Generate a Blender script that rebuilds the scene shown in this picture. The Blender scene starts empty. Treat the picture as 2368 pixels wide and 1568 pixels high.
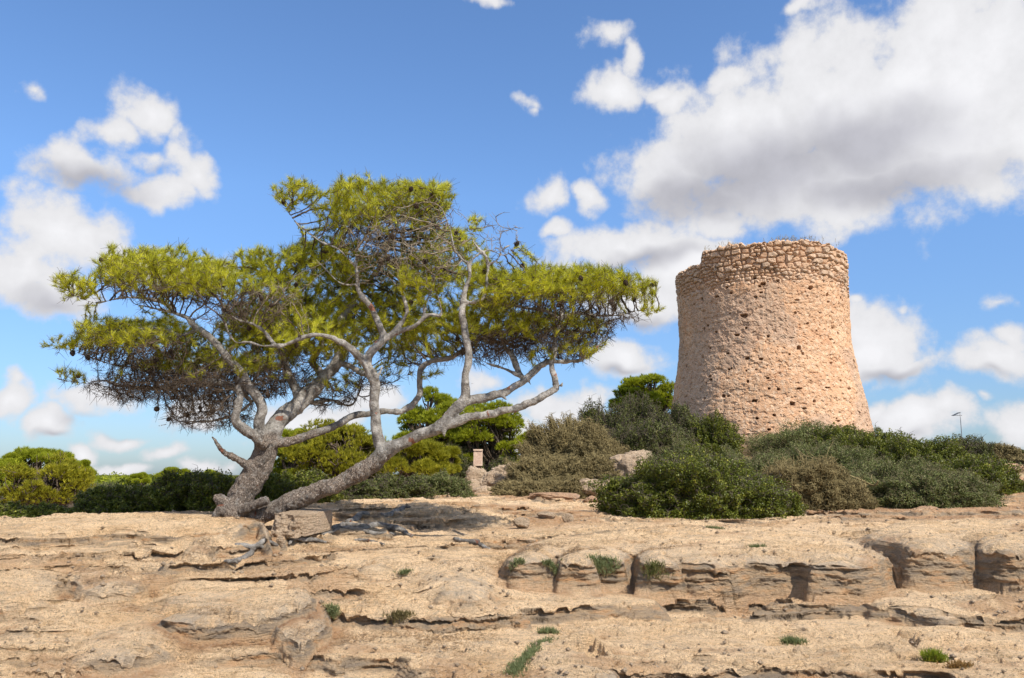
import bpy, math, random
import numpy as np
from mathutils import Vector

# ------------------------------------------------------------------ camera, sky, sun, exposure
S = bpy.context.scene
C = S.collection
R = math.radians
PITCH = R(9.6); EYE = 1.5; F = 1857.0; CX, CY = 1183.5, 784.0     # the photograph read at 2367 x 1568
cp, sp = math.cos(PITCH), math.sin(PITCH)

cam = bpy.data.cameras.new('camera'); co = bpy.data.objects.new('camera', cam); C.objects.link(co)
cam.sensor_width = 36.0; cam.lens = F / 2367.0 * 36.0; cam.clip_start = .05; cam.clip_end = 20000
co.location = (0, 0, EYE); co.rotation_euler = (math.pi/2 + PITCH, 0, 0)
S.camera = co

SUN_AZ, SUN_EL = R(42), R(46)          # azimuth to the right of straight behind the camera
sun = bpy.data.lights.new('sun', 'SUN'); so = bpy.data.objects.new('sun', sun); C.objects.link(so)
sun.energy = 4.4; sun.angle = R(.53); sun.color = (1, .93, .82)
to_sun = Vector((math.sin(SUN_AZ)*math.cos(SUN_EL), -math.cos(SUN_AZ)*math.cos(SUN_EL), math.sin(SUN_EL)))
so.rotation_euler = to_sun.to_track_quat('Z', 'Y').to_euler()

S.view_settings.view_transform = 'Standard'; S.view_settings.look = 'None'
S.view_settings.exposure = .46; S.view_settings.gamma = 1
S.render.engine = 'CYCLES'
S.cycles.max_bounces = 6; S.cycles.diffuse_bounces = 3; S.cycles.transmission_bounces = 3; S.cycles.transparent_max_bounces = 4

def ray(px, py):
    cx, cy = (px-CX)/F, (CY-py)/F
    return cx, cp - sp*cy, sp + cp*cy
def at(px, py, Y):
    x, y, z = ray(px, py); k = Y/y
    return np.array([x*k, Y, EYE + z*k])
def atz(px, py, z):
    x, y, zz = ray(px, py); k = (z-EYE)/zz
    return np.array([x*k, y*k, z])
def xat(px, Y, py=1150):
    return at(px, py, Y)[0]

# ---- world: physical sky with cumulus laid out by compass direction and height
W = bpy.data.worlds.new('World'); S.world = W; W.use_nodes = True
def world():
    nt = W.node_tree; N = nt.nodes; L = nt.links; N.clear()
    out = N.new('ShaderNodeOutputWorld'); bg = N.new('ShaderNodeBackground'); L.new(bg.outputs[0], out.inputs[0])
    bg.inputs['Strength'].default_value = .1
    sky = N.new('ShaderNodeTexSky'); sky.sky_type = 'NISHITA'; sky.sun_disc = False
    sky.sun_elevation = SUN_EL; sky.sun_rotation = math.pi - SUN_AZ
    sky.air_density = 1.0; sky.dust_density = .6; sky.ozone_density = 2.2; sky.altitude = 20
    tc = N.new('ShaderNodeTexCoord'); sep = N.new('ShaderNodeSeparateXYZ'); L.new(tc.outputs['Generated'], sep.inputs[0])
    def M(op, a, b=None, c=None, clamp=False):
        n = N.new('ShaderNodeMath'); n.operation = op; n.use_clamp = clamp
        for i, v in enumerate((a, b, c)):
            if v is None: continue
            if isinstance(v, (int, float)): n.inputs[i].default_value = v
            else: L.new(v, n.inputs[i])
        return n.outputs[0]
    az = M('ARCTAN2', sep.outputs[0], sep.outputs[1]); el = M('ARCSINE', sep.outputs[2])
    comb = N.new('ShaderNodeCombineXYZ'); L.new(az, comb.inputs[0]); L.new(el, comb.inputs[1])
    P = comb.outputs[0]
    def noise(vec, scale, det, rough=.55, col=False, w=0.0):
        n = N.new('ShaderNodeTexNoise'); n.noise_dimensions = '3D'
        n.inputs['Scale'].default_value = scale; n.inputs['Detail'].default_value = det; n.inputs['Roughness'].default_value = rough
        a = N.new('ShaderNodeVectorMath'); a.operation = 'ADD'; L.new(vec, a.inputs[0]); a.inputs[1].default_value = (w, w*.7, w*1.3)
        L.new(a.outputs[0], n.inputs['Vector'])
        return n.outputs['Color'] if col else n.outputs['Fac']
    # warp
    wn = noise(P, 9, 3, .6, True, 3.1)
    ws = N.new('ShaderNodeVectorMath'); ws.operation = 'SUBTRACT'; L.new(wn, ws.inputs[0]); ws.inputs[1].default_value = (.5, .5, .5)
    wm = N.new('ShaderNodeVectorMath'); wm.operation = 'MULTIPLY'; L.new(ws.outputs[0], wm.inputs[0]); wm.inputs[1].default_value = (.085, .07, 0)
    wa = N.new('ShaderNodeVectorMath'); wa.operation = 'ADD'; L.new(P, wa.inputs[0]); L.new(wm.outputs[0], wa.inputs[1])
    PW = wa.outputs[0]
    def blobs(lst, vec):
        acc = None
        for (cx, cy, rx, ry, w) in lst:
            x, y, z = ray(cx, cy); l = math.sqrt(x*x+y*y+z*z)
            a, e = math.atan2(x, y), math.asin(z/l)
            s = N.new('ShaderNodeVectorMath'); s.operation = 'MULTIPLY_ADD'; L.new(vec, s.inputs[0])
            kx, ky = F/rx*math.cos(a)**-1*.97, F/ry*.97
            s.inputs[1].default_value = (kx, ky, 0); s.inputs[2].default_value = (-a*kx, -e*ky, 0)
            d = N.new('ShaderNodeVectorMath'); d.operation = 'LENGTH'; L.new(s.outputs[0], d.inputs[0])
            v = M('SUBTRACT', w, d.outputs['Value'])
            acc = v if acc is None else M('MAXIMUM', acc, v)
        return acc
    clouds = [(2230,140,330,230,1),(1960,240,300,190,1.1),(1720,320,270,140,1.1),(1530,400,140,100,1),(1760,450,290,110,1),(2120,340,320,140,1.15),(1900,420,260,110,1.1),(2150,230,300,200,1.2),(1670,520,150,60,.95),
        (2420,290,220,160,1),(1560,240,110,50,.75),(1690,190,110,60,.8),
        (1400,78,90,40,.72),(1450,120,45,50,.7),(1425,200,110,50,.85),(1530,210,80,40,.65),(1830,28,80,28,.72),(1110,12,70,22,.5),(1240,235,60,40,.6),(1960,690,50,24,.5),(1235,250,45,50,.5),(1275,440,60,55,.85),(1360,465,50,42,.85),
        (1440,570,230,60,.95),(1620,620,190,80,1),(1490,690,160,80,1),(1440,820,110,60,.95),(1280,520,60,30,.7),
        (2020,800,115,95,1.15),(2070,855,90,30,1),(2140,975,120,50,1.1),(2200,950,50,40,1.1),(2300,830,115,50,.95),(2350,790,60,40,.9),(2340,985,75,60,1),(2320,710,90,40,.6),(2075,715,50,25,.55),(2030,955,70,35,.7),(2265,915,35,25,.5),
        (330,270,85,70,1.0),(400,345,75,65,.85),(260,300,120,50,.7),(330,345,110,45,.72),(200,380,150,70,.78),(450,410,65,60,.8),(350,430,170,50,.65),(60,222,80,30,.55),
        (140,560,150,95,1.05),(40,610,130,100,1.05),(310,600,120,50,.95),(110,680,170,60,.9),(505,605,50,35,1),(390,640,160,50,.9),
        (20,925,48,52,.95),(125,985,80,34,.92),(235,922,100,45,.88),(300,1012,80,24,.85),(420,955,110,50,.85),(210,1050,38,26,.9),(380,1048,58,28,.9),(285,1085,62,20,.85),(480,1082,80,24,.8),(30,870,50,25,.6),
        (700,980,160,60,.9),(900,930,90,50,1),(1120,888,70,42,1),(1320,950,110,50,1),(1250,1005,100,50,.9),(1380,925,60,40,.9),(1050,960,90,40,.7)]
    B = blobs(clouds, PW)
    # small fair-weather clouds in the rest of the sky, outside the sector the photograph shows
    gen = noise(P, 3.2, 2, .5, False, 7.7)
    aaz = M('ABSOLUTE', az)
    outm = M('MULTIPLY', M('SUBTRACT', aaz, .62), 6, clamp=True)
    elm = M('MULTIPLY', M('SUBTRACT', el, .02), 4, clamp=True)
    G = M('SUBTRACT', M('MULTIPLY', M('MULTIPLY', M('SUBTRACT', gen, .47), 6), outm), M('SUBTRACT', 1, M('MULTIPLY', outm, elm)))
    B = M('MAXIMUM', B, G)
    fb = noise(P, 15, 10, .60, False, 1.7)
    dn = M('ADD', B, M('MULTIPLY', M('SUBTRACT', fb, .5), 2.3))
    mr = N.new('ShaderNodeMapRange'); mr.interpolation_type = 'SMOOTHSTEP'; L.new(dn, mr.inputs[0])
    mr.inputs[1].default_value = -.10; mr.inputs[2].default_value = .50; mr.inputs[4].default_value = 1.0
    # grey undersides
    greys = [(1790,390,330,120,1),(1990,330,260,110,1),(1600,460,230,75,.95),(2000,430,330,60,.9),(1500,600,200,40,.75),(1500,740,170,35,.7),(120,700,230,50,.6),(300,670,160,30,.5),(200,410,170,50,.8),
             (2050,870,140,28,.8),(2120,1010,110,25,.6),(280,980,200,35,.6),(130,1010,100,20,.5),(420,1000,120,30,.6),(350,380,90,30,.4),(2300,860,120,22,.6),(1440,855,110,22,.7)]
    g = blobs(greys, PW)
    gn = noise(P, 5, 3, .45, False, 5.2)
    gg = M('ADD', g, M('MULTIPLY', M('SUBTRACT', gn, .5), .9))
    gr = N.new('ShaderNodeMapRange'); gr.interpolation_type = 'SMOOTHSTEP'; L.new(gg, gr.inputs[0])
    gr.inputs[1].default_value = -.12; gr.inputs[2].default_value = .82; gr.inputs[4].default_value = 1.0
    cc = N.new('ShaderNodeMix'); cc.data_type = 'RGBA'; L.new(gr.outputs[0], cc.inputs['Factor'])
    cc.inputs['A'].default_value = (6.6, 6.6, 6.8, 1); cc.inputs['B'].default_value = (3.95, 3.95, 4.35, 1)
    # thick parts slightly brighter than thin ones
    edge = N.new('ShaderNodeMapRange'); L.new(dn, edge.inputs[0]); edge.inputs[1].default_value = .2; edge.inputs[2].default_value = 1.1; edge.inputs[3].default_value = .84; edge.inputs[4].default_value = 1.02
    cs = N.new('ShaderNodeVectorMath'); cs.operation = 'SCALE'; L.new(cc.outputs['Result'], cs.inputs[0]); L.new(edge.outputs[0], cs.inputs['Scale'])
    th_ = N.new('ShaderNodeMapRange'); L.new(el, th_.inputs[0]); th_.inputs[1].default_value = 0.; th_.inputs[2].default_value = .34
    tm = N.new('ShaderNodeMix'); tm.data_type = 'RGBA'; L.new(th_.outputs[0], tm.inputs['Factor']); tm.inputs['A'].default_value = (.56, .69, .93, 1); tm.inputs['B'].default_value = (*SKY_TINT, 1)
    st = N.new('ShaderNodeVectorMath'); st.operation = 'MULTIPLY'; L.new(sky.outputs[0], st.inputs[0]); L.new(tm.outputs['Result'], st.inputs[1])
    mx = N.new('ShaderNodeMix'); mx.data_type = 'RGBA'; L.new(mr.outputs[0], mx.inputs['Factor']); L.new(st.outputs[0], mx.inputs['A']); L.new(cs.outputs[0], mx.inputs['B'])
    L.new(mx.outputs['Result'], bg.inputs['Color'])
SKY_TINT = (1.0, 1.24, 1.50)
world()

# ------------------------------------------------------------------ helpers
rng = np.random.default_rng(11)
_p = np.random.default_rng(5).permutation(256).astype(np.int32); _p = np.concatenate([_p, _p, _p])
_ga = np.linspace(0, 2*np.pi, 256, endpoint=False)
_gx, _gy = np.cos(_ga).astype(np.float32), np.sin(_ga).astype(np.float32)
def pn(x, y, seed=0):
    x = np.asarray(x, np.float32) + np.float32(seed*17.13); y = np.asarray(y, np.float32) + np.float32(seed*7.77)
    xi = np.floor(x); yi = np.floor(y); fx = x-xi; fy = y-yi
    xi = xi.astype(np.int32) & 255; yi = yi.astype(np.int32) & 255
    u = fx*fx*fx*(fx*(fx*6-15)+10); v = fy*fy*fy*(fy*(fy*6-15)+10)
    a = _p[xi]+yi; b = _p[xi+1]+yi
    def g(h, dx, dy): return _gx[h]*dx + _gy[h]*dy
    n00 = g(_p[a], fx, fy); n10 = g(_p[b], fx-1, fy); n01 = g(_p[a+1], fx, fy-1); n11 = g(_p[b+1], fx-1, fy-1)
    x0 = n00+u*(n10-n00); x1 = n01+u*(n11-n01)
    return (x0+v*(x1-x0))*1.5
_g3 = np.random.default_rng(9).normal(size=(256, 3)); _g3 = (_g3/np.linalg.norm(_g3, axis=1)[:, None]).astype(np.float32)
def pn3(P, s=1.0, seed=0):
    P = np.asarray(P, np.float32)*np.float32(s) + np.float32(seed*11.3)
    Pi = np.floor(P); f = P-Pi; Pi = Pi.astype(np.int32) & 255
    u = f*f*f*(f*(f*6-15)+10); r = 0
    for i in (0, 1):
        for j in (0, 1):
            for k in (0, 1):
                h = _p[_p[_p[Pi[:, 0]+i]+Pi[:, 1]+j]+Pi[:, 2]+k]
                d = _g3[h, 0]*(f[:, 0]-i)+_g3[h, 1]*(f[:, 1]-j)+_g3[h, 2]*(f[:, 2]-k)
                w = (u[:, 0] if i else 1-u[:, 0])*(u[:, 1] if j else 1-u[:, 1])*(u[:, 2] if k else 1-u[:, 2])
                r = r+w*d
    return r*1.6
def fbm(x, y, o=4, seed=0, gain=.5, lac=2.03):
    r = 0; a = 1.
    for i in range(o):
        r = r + a*pn(x, y, seed+i*3); a *= gain; x = x*lac; y = y*lac
    return r
def fbm3(P, s, o=3, seed=0, gain=.5):
    r = 0; a = 1.
    for i in range(o): r = r+a*pn3(P, s, seed+i*3); a *= gain; s *= 2.05
    return r
def sstep(x, a, b):
    t = np.clip((x-a)/(b-a), 0, 1); return t*t*(3-2*t)

def mkmesh(name, V, Fc, mat, parent=None, attrs=None, smooth=True, link=True):
    """V (n,3); Fc: array (m,3|4) or a list of such arrays"""
    if not isinstance(Fc, list): Fc = [Fc]
    Fc = [np.asarray(f, np.int32) for f in Fc if len(f)]
    me = bpy.data.meshes.new(name); V = np.ascontiguousarray(V, np.float32)
    nl = sum(f.size for f in Fc); nf = sum(len(f) for f in Fc)
    me.vertices.add(len(V)); me.vertices.foreach_set('co', V.ravel())
    me.loops.add(nl); me.polygons.add(nf)
    me.loops.foreach_set('vertex_index', np.concatenate([f.ravel() for f in Fc]))
    tot = np.concatenate([np.full(len(f), f.shape[1], np.int32) for f in Fc])
    st = np.concatenate([[0], np.cumsum(tot)[:-1]]).astype(np.int32)
    me.polygons.foreach_set('loop_start', st); me.polygons.foreach_set('loop_total', tot)
    if attrs:
        for k, v in attrs.items():
            a = me.attributes.new(k, 'FLOAT', 'POINT'); a.data.foreach_set('value', np.ascontiguousarray(v, np.float32))
    me.update(calc_edges=True)
    if smooth: me.polygons.foreach_set('use_smooth', np.ones(nf, bool))
    for m in (mat if isinstance(mat, (list, tuple)) else [mat]): me.materials.append(m)
    o = bpy.data.objects.new(name, me)
    if link: C.objects.link(o)
    if parent: o.parent = parent
    return o
def tag(o, label=None, cat=None, group=None, kind=None):
    if label: o['label'] = label
    if cat: o['category'] = cat
    if group: o['group'] = group
    if kind: o['kind'] = kind
    return o
def empty(name, loc, label, cat, group=None):
    o = bpy.data.objects.new(name, None); C.objects.link(o); o.location = loc; o.empty_display_size = .2
    return tag(o, label, cat, group)
def grid_faces(nu, nv, wrap_u=False, off=0):
    """vertices indexed i*nv + j"""
    i = np.arange(nu if wrap_u else nu-1); j = np.arange(nv-1)
    I, J = np.meshgrid(i, j, indexing='ij'); I2 = (I+1) % nu
    return np.stack([I*nv+J, I2*nv+J, I2*nv+J+1, I*nv+J+1], -1).reshape(-1, 4)+off

# ---- materials
def nmat(name):
    m = bpy.data.materials.new(name); m.use_nodes = True; nt = m.node_tree
    b = nt.nodes['Principled BSDF']; return m, nt, b
class NB:
    def __init__(s, nt): s.nt = nt; s.N = nt.nodes; s.L = nt.links; s.obj = None
    def n(s, t, **k):
        x = s.N.new(t)
        for a, v in k.items(): setattr(x, a, v)
        return x
    def set(s, sock, v):
        if isinstance(v, bpy.types.NodeSocket): s.L.new(v, sock)
        else: sock.default_value = v
    def coord(s):
        if s.obj is None: s.obj = s.n('ShaderNodeTexCoord').outputs['Object']
        return s.obj
    def mapping(s, scale, rot=(0, 0, 0), vec=None):
        m = s.n('ShaderNodeMapping'); s.L.new(vec or s.coord(), m.inputs[0]); m.inputs['Scale'].default_value = scale; m.inputs['Rotation'].default_value = rot
        return m.outputs[0]
    def noise(s, scale, det=4, rough=.55, vec=None, dist=0):
        n = s.n('ShaderNodeTexNoise'); s.L.new(vec or s.coord(), n.inputs['Vector'])
        n.inputs['Scale'].default_value = scale; n.inputs['Detail'].default_value = det; n.inputs['Roughness'].default_value = rough; n.inputs['Distortion'].default_value = dist
        return n.outputs['Fac']
    def vor(s, scale, feat='F1', vec=None, out='Distance'):
        n = s.n('ShaderNodeTexVoronoi', feature=feat); s.L.new(vec or s.coord(), n.inputs['Vector']); n.inputs['Scale'].default_value = scale
        return n.outputs[out]
    def ramp(s, fac, stops):
        r = s.n('ShaderNodeValToRGB'); s.set(r.inputs[0], fac); e = r.color_ramp.elements
        while len(e) < len(stops): e.new(.5)
        for i, (p, c) in enumerate(stops): e[i].position = p; e[i].color = (*c, 1) if len(c) == 3 else c
        return r.outputs[0]
    def mix(s, f, a, b, mode='MIX'):
        m = s.n('ShaderNodeMix', data_type='RGBA', blend_type=mode)
        s.set(m.inputs['Factor'], f)
        for k, v in (('A', a), ('B', b)):
            s.set(m.inputs[k], (*v, 1) if isinstance(v, tuple) and len(v) == 3 else v)
        return m.outputs['Result']
    def math(s, op, a, b=0., clamp=False):
        m = s.n('ShaderNodeMath', operation=op, use_clamp=clamp); s.set(m.inputs[0], a); s.set(m.inputs[1], b); return m.outputs[0]
    def mr(s, v, a, b, c=0., d=1.):
        m = s.n('ShaderNodeMapRange', interpolation_type='SMOOTHSTEP'); s.set(m.inputs[0], v)
        for i, q in zip((1, 2, 3, 4), (a, b, c, d)): m.inputs[i].default_value = q
        return m.outputs[0]
    def attr(s, name): return s.n('ShaderNodeAttribute', attribute_name=name).outputs['Fac']
    def bump(s, h, strength=.5, dist=.02, normal=None):
        b = s.n('ShaderNodeBump'); s.set(b.inputs['Height'], h); b.inputs['Strength'].default_value = strength; b.inputs['Distance'].default_value = dist
        if normal is not None: s.L.new(normal, b.inputs['Normal'])
        return b.outputs[0]

def rock_mat(name, light=(.90, .665, .42), mid=(.82, .565, .325), grey=(.33, .29, .245), orange=(.52, .27, .13), use_attr=True):
    m, nt, b = nmat(name); k = NB(nt)
    st = k.mapping((1, 1, 5.0))
    base = k.ramp(k.noise(1.3, 6, .6), [(.3, mid), (.52, light), (.75, (light[0]*1.1, light[1]*1.1, light[2]*1.12))])
    fine = k.noise(34, 5, .7)
    base = k.mix(.75, base, k.ramp(fine, [(.3, (.42, .37, .33)), (.46, (.96, .95, .94)), (.7, (1.2, 1.18, 1.15))]), 'MULTIPLY')
    f2 = k.ramp(k.noise(95, 3, .75), [(.34, (.52, .47, .42)), (.46, (1.0, .99, .98)), (.7, (1.18, 1.16, 1.14))]); base = k.mix(.8, base, f2, 'MULTIPLY')
    lich = k.mr(k.noise(3.1, 7, .68, dist=.4), .52, .68)
    base = k.mix(k.math('MULTIPLY', lich, .42), base, grey)
    white = k.mr(k.noise(5.3, 6, .7), .64, .76)
    base = k.mix(k.math('MULTIPLY', white, .55), base, (.70, .63, .53))
    med = k.mr(k.noise(4.2, 7, .7, vec=k.mapping((.6, 1.4, 3))), (.38), .50, .86, 1.05); base = k.mix(1., base, med, 'MULTIPLY')
    spots = k.mr(k.noise(60, 3, .6), .60, .70)
    base = k.mix(k.math('MULTIPLY', spots, .7), base, (.13, .11, .095))
    if use_attr:
        riser = k.attr('riser'); soil = k.attr('soil')
        strat = k.noise(3.5, 6, .62, vec=st)
        lipm = k.math('MULTIPLY', k.attr('lip'), k.mr(k.noise(8, 6, .7), .35, .6)); base = k.mix(k.math('MULTIPLY', lipm, .6), base, (.46, .415, .355))
        rc = k.ramp(strat, [(.32, (.60, .31, .14)), (.47, (.44, .32, .21)), (.62, (.20, .175, .15))])
        base = k.mix(k.math('MULTIPLY', riser, .78), base, rc)
        sc = k.ramp(k.noise(6, 6, .7), [(.3, (.38, .20, .10)), (.5, (.56, .33, .18)), (.7, (.66, .43, .26))])
        sc = k.mix(k.mr(k.vor(28), .05, .42), (.58, .42, .29), sc)
        litter = k.mr(k.noise(1.7, 4), .56, .75)
        sc = k.mix(k.math('MULTIPLY', litter, .5), sc, (.25, .16, .10))
        base = k.mix(soil, base, sc)
        scr = k.attr('scrub')
        base = k.mix(scr, base, k.ramp(k.noise(2.5, 6), [(.35, (.05, .055, .02)), (.6, (.12, .11, .05))]))
    k.L.new(base, b.inputs['Base Color']); b.inputs['Roughness'].default_value = .93; b.inputs['Specular IOR Level'].default_value = .15
    pits = k.mr(k.vor(55), 0, .35)
    h = k.math('ADD', k.math('MULTIPLY', k.noise(85, 5, .8), 1.3), k.math('MULTIPLY', pits, .5))
    h2 = k.math('ADD', h, k.math('MULTIPLY', k.noise(10, 6, .65, vec=st), 2.2))
    k.L.new(k.bump(h2, 1., .032), b.inputs['Normal'])
    return m
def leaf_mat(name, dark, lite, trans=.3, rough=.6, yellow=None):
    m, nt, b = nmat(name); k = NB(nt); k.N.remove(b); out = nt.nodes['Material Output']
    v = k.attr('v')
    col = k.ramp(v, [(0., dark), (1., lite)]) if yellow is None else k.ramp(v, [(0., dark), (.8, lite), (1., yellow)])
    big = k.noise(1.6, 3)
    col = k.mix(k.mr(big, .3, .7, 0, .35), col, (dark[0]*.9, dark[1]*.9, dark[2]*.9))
    d = k.n('ShaderNodeBsdfPrincipled'); k.L.new(col, d.inputs['Base Color']); d.inputs['Roughness'].default_value = rough; d.inputs['Specular IOR Level'].default_value = .25
    t = k.n('ShaderNodeBsdfTranslucent'); tcol = k.mix(.5, col, (lite[0]*1.3, lite[1]*1.3, lite[2]*.8)); k.L.new(tcol, t.inputs[0])
    mx = k.n('ShaderNodeMixShader'); mx.inputs[0].default_value = trans; k.L.new(d.outputs[0], mx.inputs[1]); k.L.new(t.outputs[0], mx.inputs[2]); k.L.new(mx.outputs[0], out.inputs[0])
    return m
def twig_mat(name, a, b_, sc=14):
    m, nt, b = nmat(name); k = NB(nt)
    k.L.new(k.ramp(k.noise(sc, 3), [(.35, a), (.65, b_)]), b.inputs['Base Color']); b.inputs['Roughness'].default_value = .9; b.inputs['Specular IOR Level'].default_value = .1
    return m
def bark_mat():
    m, nt, b = nmat('bark'); k = NB(nt)
    low = k.attr('low')
    wn_ = k.n('ShaderNodeTexNoise'); k.L.new(k.coord(), wn_.inputs['Vector']); wn_.inputs['Scale'].default_value = 9
    wv = k.mix(.06, k.coord(), wn_.outputs['Color'], 'ADD')
    sm = k.ramp(k.noise(7, 7, .65), [(.34, (.11, .10, .09)), (.47, (.28, .26, .235)), (.62, (.50, .475, .44))])
    rg = k.ramp(k.vor(60, 'DISTANCE_TO_EDGE', k.mapping((1, 1, .42), (0, R(35), 0), wv)), [(0., (.15, .115, .09)), (.12, (.36, .30, .25)), (.3, (.52, .46, .40))])
    rg = k.mix(.5, rg, k.ramp(k.noise(22, 5, .7), [(.3, (.5, .42, .38)), (.7, (1.15, 1.1, 1.05))]), 'MULTIPLY')
    col = k.mix(k.mr(k.math('ADD', low, k.math('MULTIPLY', k.math('SUBTRACT', k.noise(4, 3), .5), .6)), .3, .6), sm, rg)
    blot = k.mr(k.noise(3.3, 5, .6, dist=.6), .46, .60); col = k.mix(k.math('MULTIPLY', blot, .5), col, (.13, .115, .10))
    pale = k.mr(k.noise(9, 5, .65), .52, .64); col = k.mix(k.math('MULTIPLY', pale, .6), col, (.42, .40, .37))
    red = k.mr(k.noise(6.3, 3, .5), .665, .69)
    col = k.mix(k.math('MULTIPLY', red, .85), col, (.24, .085, .045))
    spk = k.mr(k.noise(40, 4, .7), .52, .64)
    col = k.mix(k.math('MULTIPLY', spk, .5), col, (.12, .10, .085))
    k.L.new(col, b.inputs['Base Color']); b.inputs['Roughness'].default_value = .85; b.inputs['Specular IOR Level'].default_value = .2
    h = k.math('ADD', k.noise(30, 6, .7), k.math('MULTIPLY', k.mr(k.vor(60, 'DISTANCE_TO_EDGE', k.mapping((1, 1, .5), (0, R(35), 0), wv)), 0, .12), k.math('MULTIPLY', low, 1.4)))
    k.L.new(k.bump(h, 1., .035), b.inputs['Normal'])
    return m

M_ground = rock_mat('limestone')
M_rock = rock_mat('loose_limestone', light=(.60, .47, .34), mid=(.44, .32, .22), use_attr=False)
M_redrock = rock_mat('red_limestone', light=(.56, .37, .24), mid=(.42, .25, .15), grey=(.36, .30, .25), use_attr=False)
M_bark = bark_mat()
M_twig = twig_mat('grey_twigs', (.05, .037, .028), (.15, .115, .085))
M_needle = leaf_mat('pine_needles', (.17, .19, .013), (.60, .59, .035), .26, .5, (.88, .82, .10))
M_pine = leaf_mat('far_pine_needles', (.085, .11, .009), (.42, .45, .025), .38, .6, (.66, .66, .06))
M_piney = leaf_mat('far_yellow_pine_needles', (.10, .11, .012), (.40, .375, .024), .3, .6, (.62, .56, .06))
M_mastic = leaf_mat('mastic_leaves', (.045, .058, .009), (.18, .205, .028), .24, .42, (.38, .36, .06))
M_grey = leaf_mat('grey_green_leaves', (.06, .075, .02), (.20, .225, .075), .22, .6, (.32, .31, .13))
M_olive = leaf_mat('olive_leaves', (.04, .05, .014), (.14, .155, .042), .2, .6, (.24, .21, .07))
M_dryl = leaf_mat('dry_leaves', (.06, .05, .02), (.18, .145, .06), .2, .8, (.26, .22, .10))
M_dry = twig_mat('dry_twigs', (.13, .10, .045), (.34, .275, .135))
M_dead = twig_mat('dead_grey_twigs', (.12, .095, .065), (.33, .275, .205))
M_greyst = twig_mat('pale_stems', (.10, .09, .045), (.24, .21, .12))
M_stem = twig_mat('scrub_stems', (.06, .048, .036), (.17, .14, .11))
M_cone = twig_mat('cone_scales', (.035, .024, .018), (.12, .09, .07), 60)

# ------------------------------------------------------------------ ground
def Wp(px, Y, z): return (xat(px, Y), Y, z)
ctrl = []
for px in (-700, -200, 300, 800, 1300, 1800, 2300, 2900): ctrl.append(at(px, 1568, 6.35))
for t in [(100,1480,7.0),(100,1400,7.8),(100,1300,8.8),(100,1212,9.8),(-300,1300,8.8),(-300,1212,9.8),(400,1470,7.1),(400,1385,8.0),(400,1300,8.9),(450,1222,9.8),(600,1290,9.2),(620,1240,10.2),
          (250,1205,9.9),(850,1500,7.0),(850,1420,7.9),(800,1360,8.6),(850,1240,11.3),(850,1180,13.5),(1000,1155,17),(1150,1400,8.3),(1150,1310,9.7),(1150,1230,12),
          (1200,1180,15),(1300,1150,19),(1300,1130,23),(1500,1450,7.9),(1500,1385,8.9),(1480,1333,9.7),(1250,1310,9.9),(1800,1368,9.2),(1800,1450,7.8),(2000,1372,9.1),(2000,1480,7.3),
          (2300,1450,7.8),(2300,1375,8.9),(2800,1400,8.5),(1500,1186,15.3),(1900,1195,15),(2200,1180,15.8),(1960,1228,11.6),(2300,1195,13.4),(2700,1195,13.4),(2100,1155,19.5),(2300,1152,19),(2335,1085,24),(2600,1085,24),(240,1385,8.15),(60,1392,8.1),(400,1440,7.6),(600,1447,7.5),(640,1478,7.3),(900,1352,9.0),(1080,1364,9.0)]:
    ctrl.append(at(*t))
for t in [(1500,20,1.05),(1500,24,1.55),(1600,28,2.35),(1770,31,2.75),(2000,28,2.3),(2000,22,1.35),(2200,26,1.9),(2200,38,2.4),(1770,42,2.6),(1300,28,1.3),(1000,32,.9),(620,12.5,.9),(600,20,.8),
          (100,12,.75),(-400,12,.7),(100,18,.5),(100,34,.4),(600,34,.6),(1000,22,.98),(2700,30,1.9),(1000,50,.8),(300,55,.6),(2000,60,2.2),(-500,40,.4)]:
    ctrl.append(Wp(*t))
ctrl += [(-8, 1, -.2), (0, 0, -.12), (8, 1, -.15), (-9, -9, -.5), (9, -9, -.5), (0, -6, -.3), (-25, 6, .1), (25, 8, .2), (0, 3.5, -.05)]
ctrl = np.array(ctrl, float)
def _tps(r2): return .5*r2*np.log(r2+1e-9)
def _solve():
    n = len(ctrl); d2 = ((ctrl[:, None, :2]-ctrl[None, :, :2])**2).sum(-1)
    A = np.zeros((n+3, n+3)); A[:n, :n] = _tps(d2)+np.eye(n)*.25; A[:n, n] = 1; A[:n, n+1:] = ctrl[:, :2]; A[n, :n] = 1; A[n+1:, :n] = ctrl[:, :2].T
    return np.linalg.solve(A, np.concatenate([ctrl[:, 2], [0, 0, 0]]))
_w = _solve()
_n = len(ctrl)
# the spline once on a fine regular grid, then bilinear
GX = np.linspace(-62, 62, 621); GY = np.linspace(-32, 72, 521)
_X, _Y = np.meshgrid(GX, GY, indexing='ij'); _B = _w[_n]+_w[_n+1]*_X+_w[_n+2]*_Y
for i in range(_n): _B = _B+_w[i]*_tps((_X-ctrl[i, 0])**2+(_Y-ctrl[i, 1])**2)
_rr = np.sqrt(_X**2+_Y**2); _k = sstep(_rr, 40, 60); _B = _B*(1-_k)+(.7+np.clip(_X*.03, -.4, 1.0))*_k
def base(x, y):
    fx = np.clip((x-GX[0])/(GX[1]-GX[0]), 0, len(GX)-1.001); fy = np.clip((y-GY[0])/(GY[1]-GY[0]), 0, len(GY)-1.001)
    i = fx.astype(int); j = fy.astype(int); u = fx-i; v = fy-j
    return (_B[i, j]*(1-u)+_B[i+1, j]*u)*(1-v)+(_B[i, j+1]*(1-u)+_B[i+1, j+1]*u)*v

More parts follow.
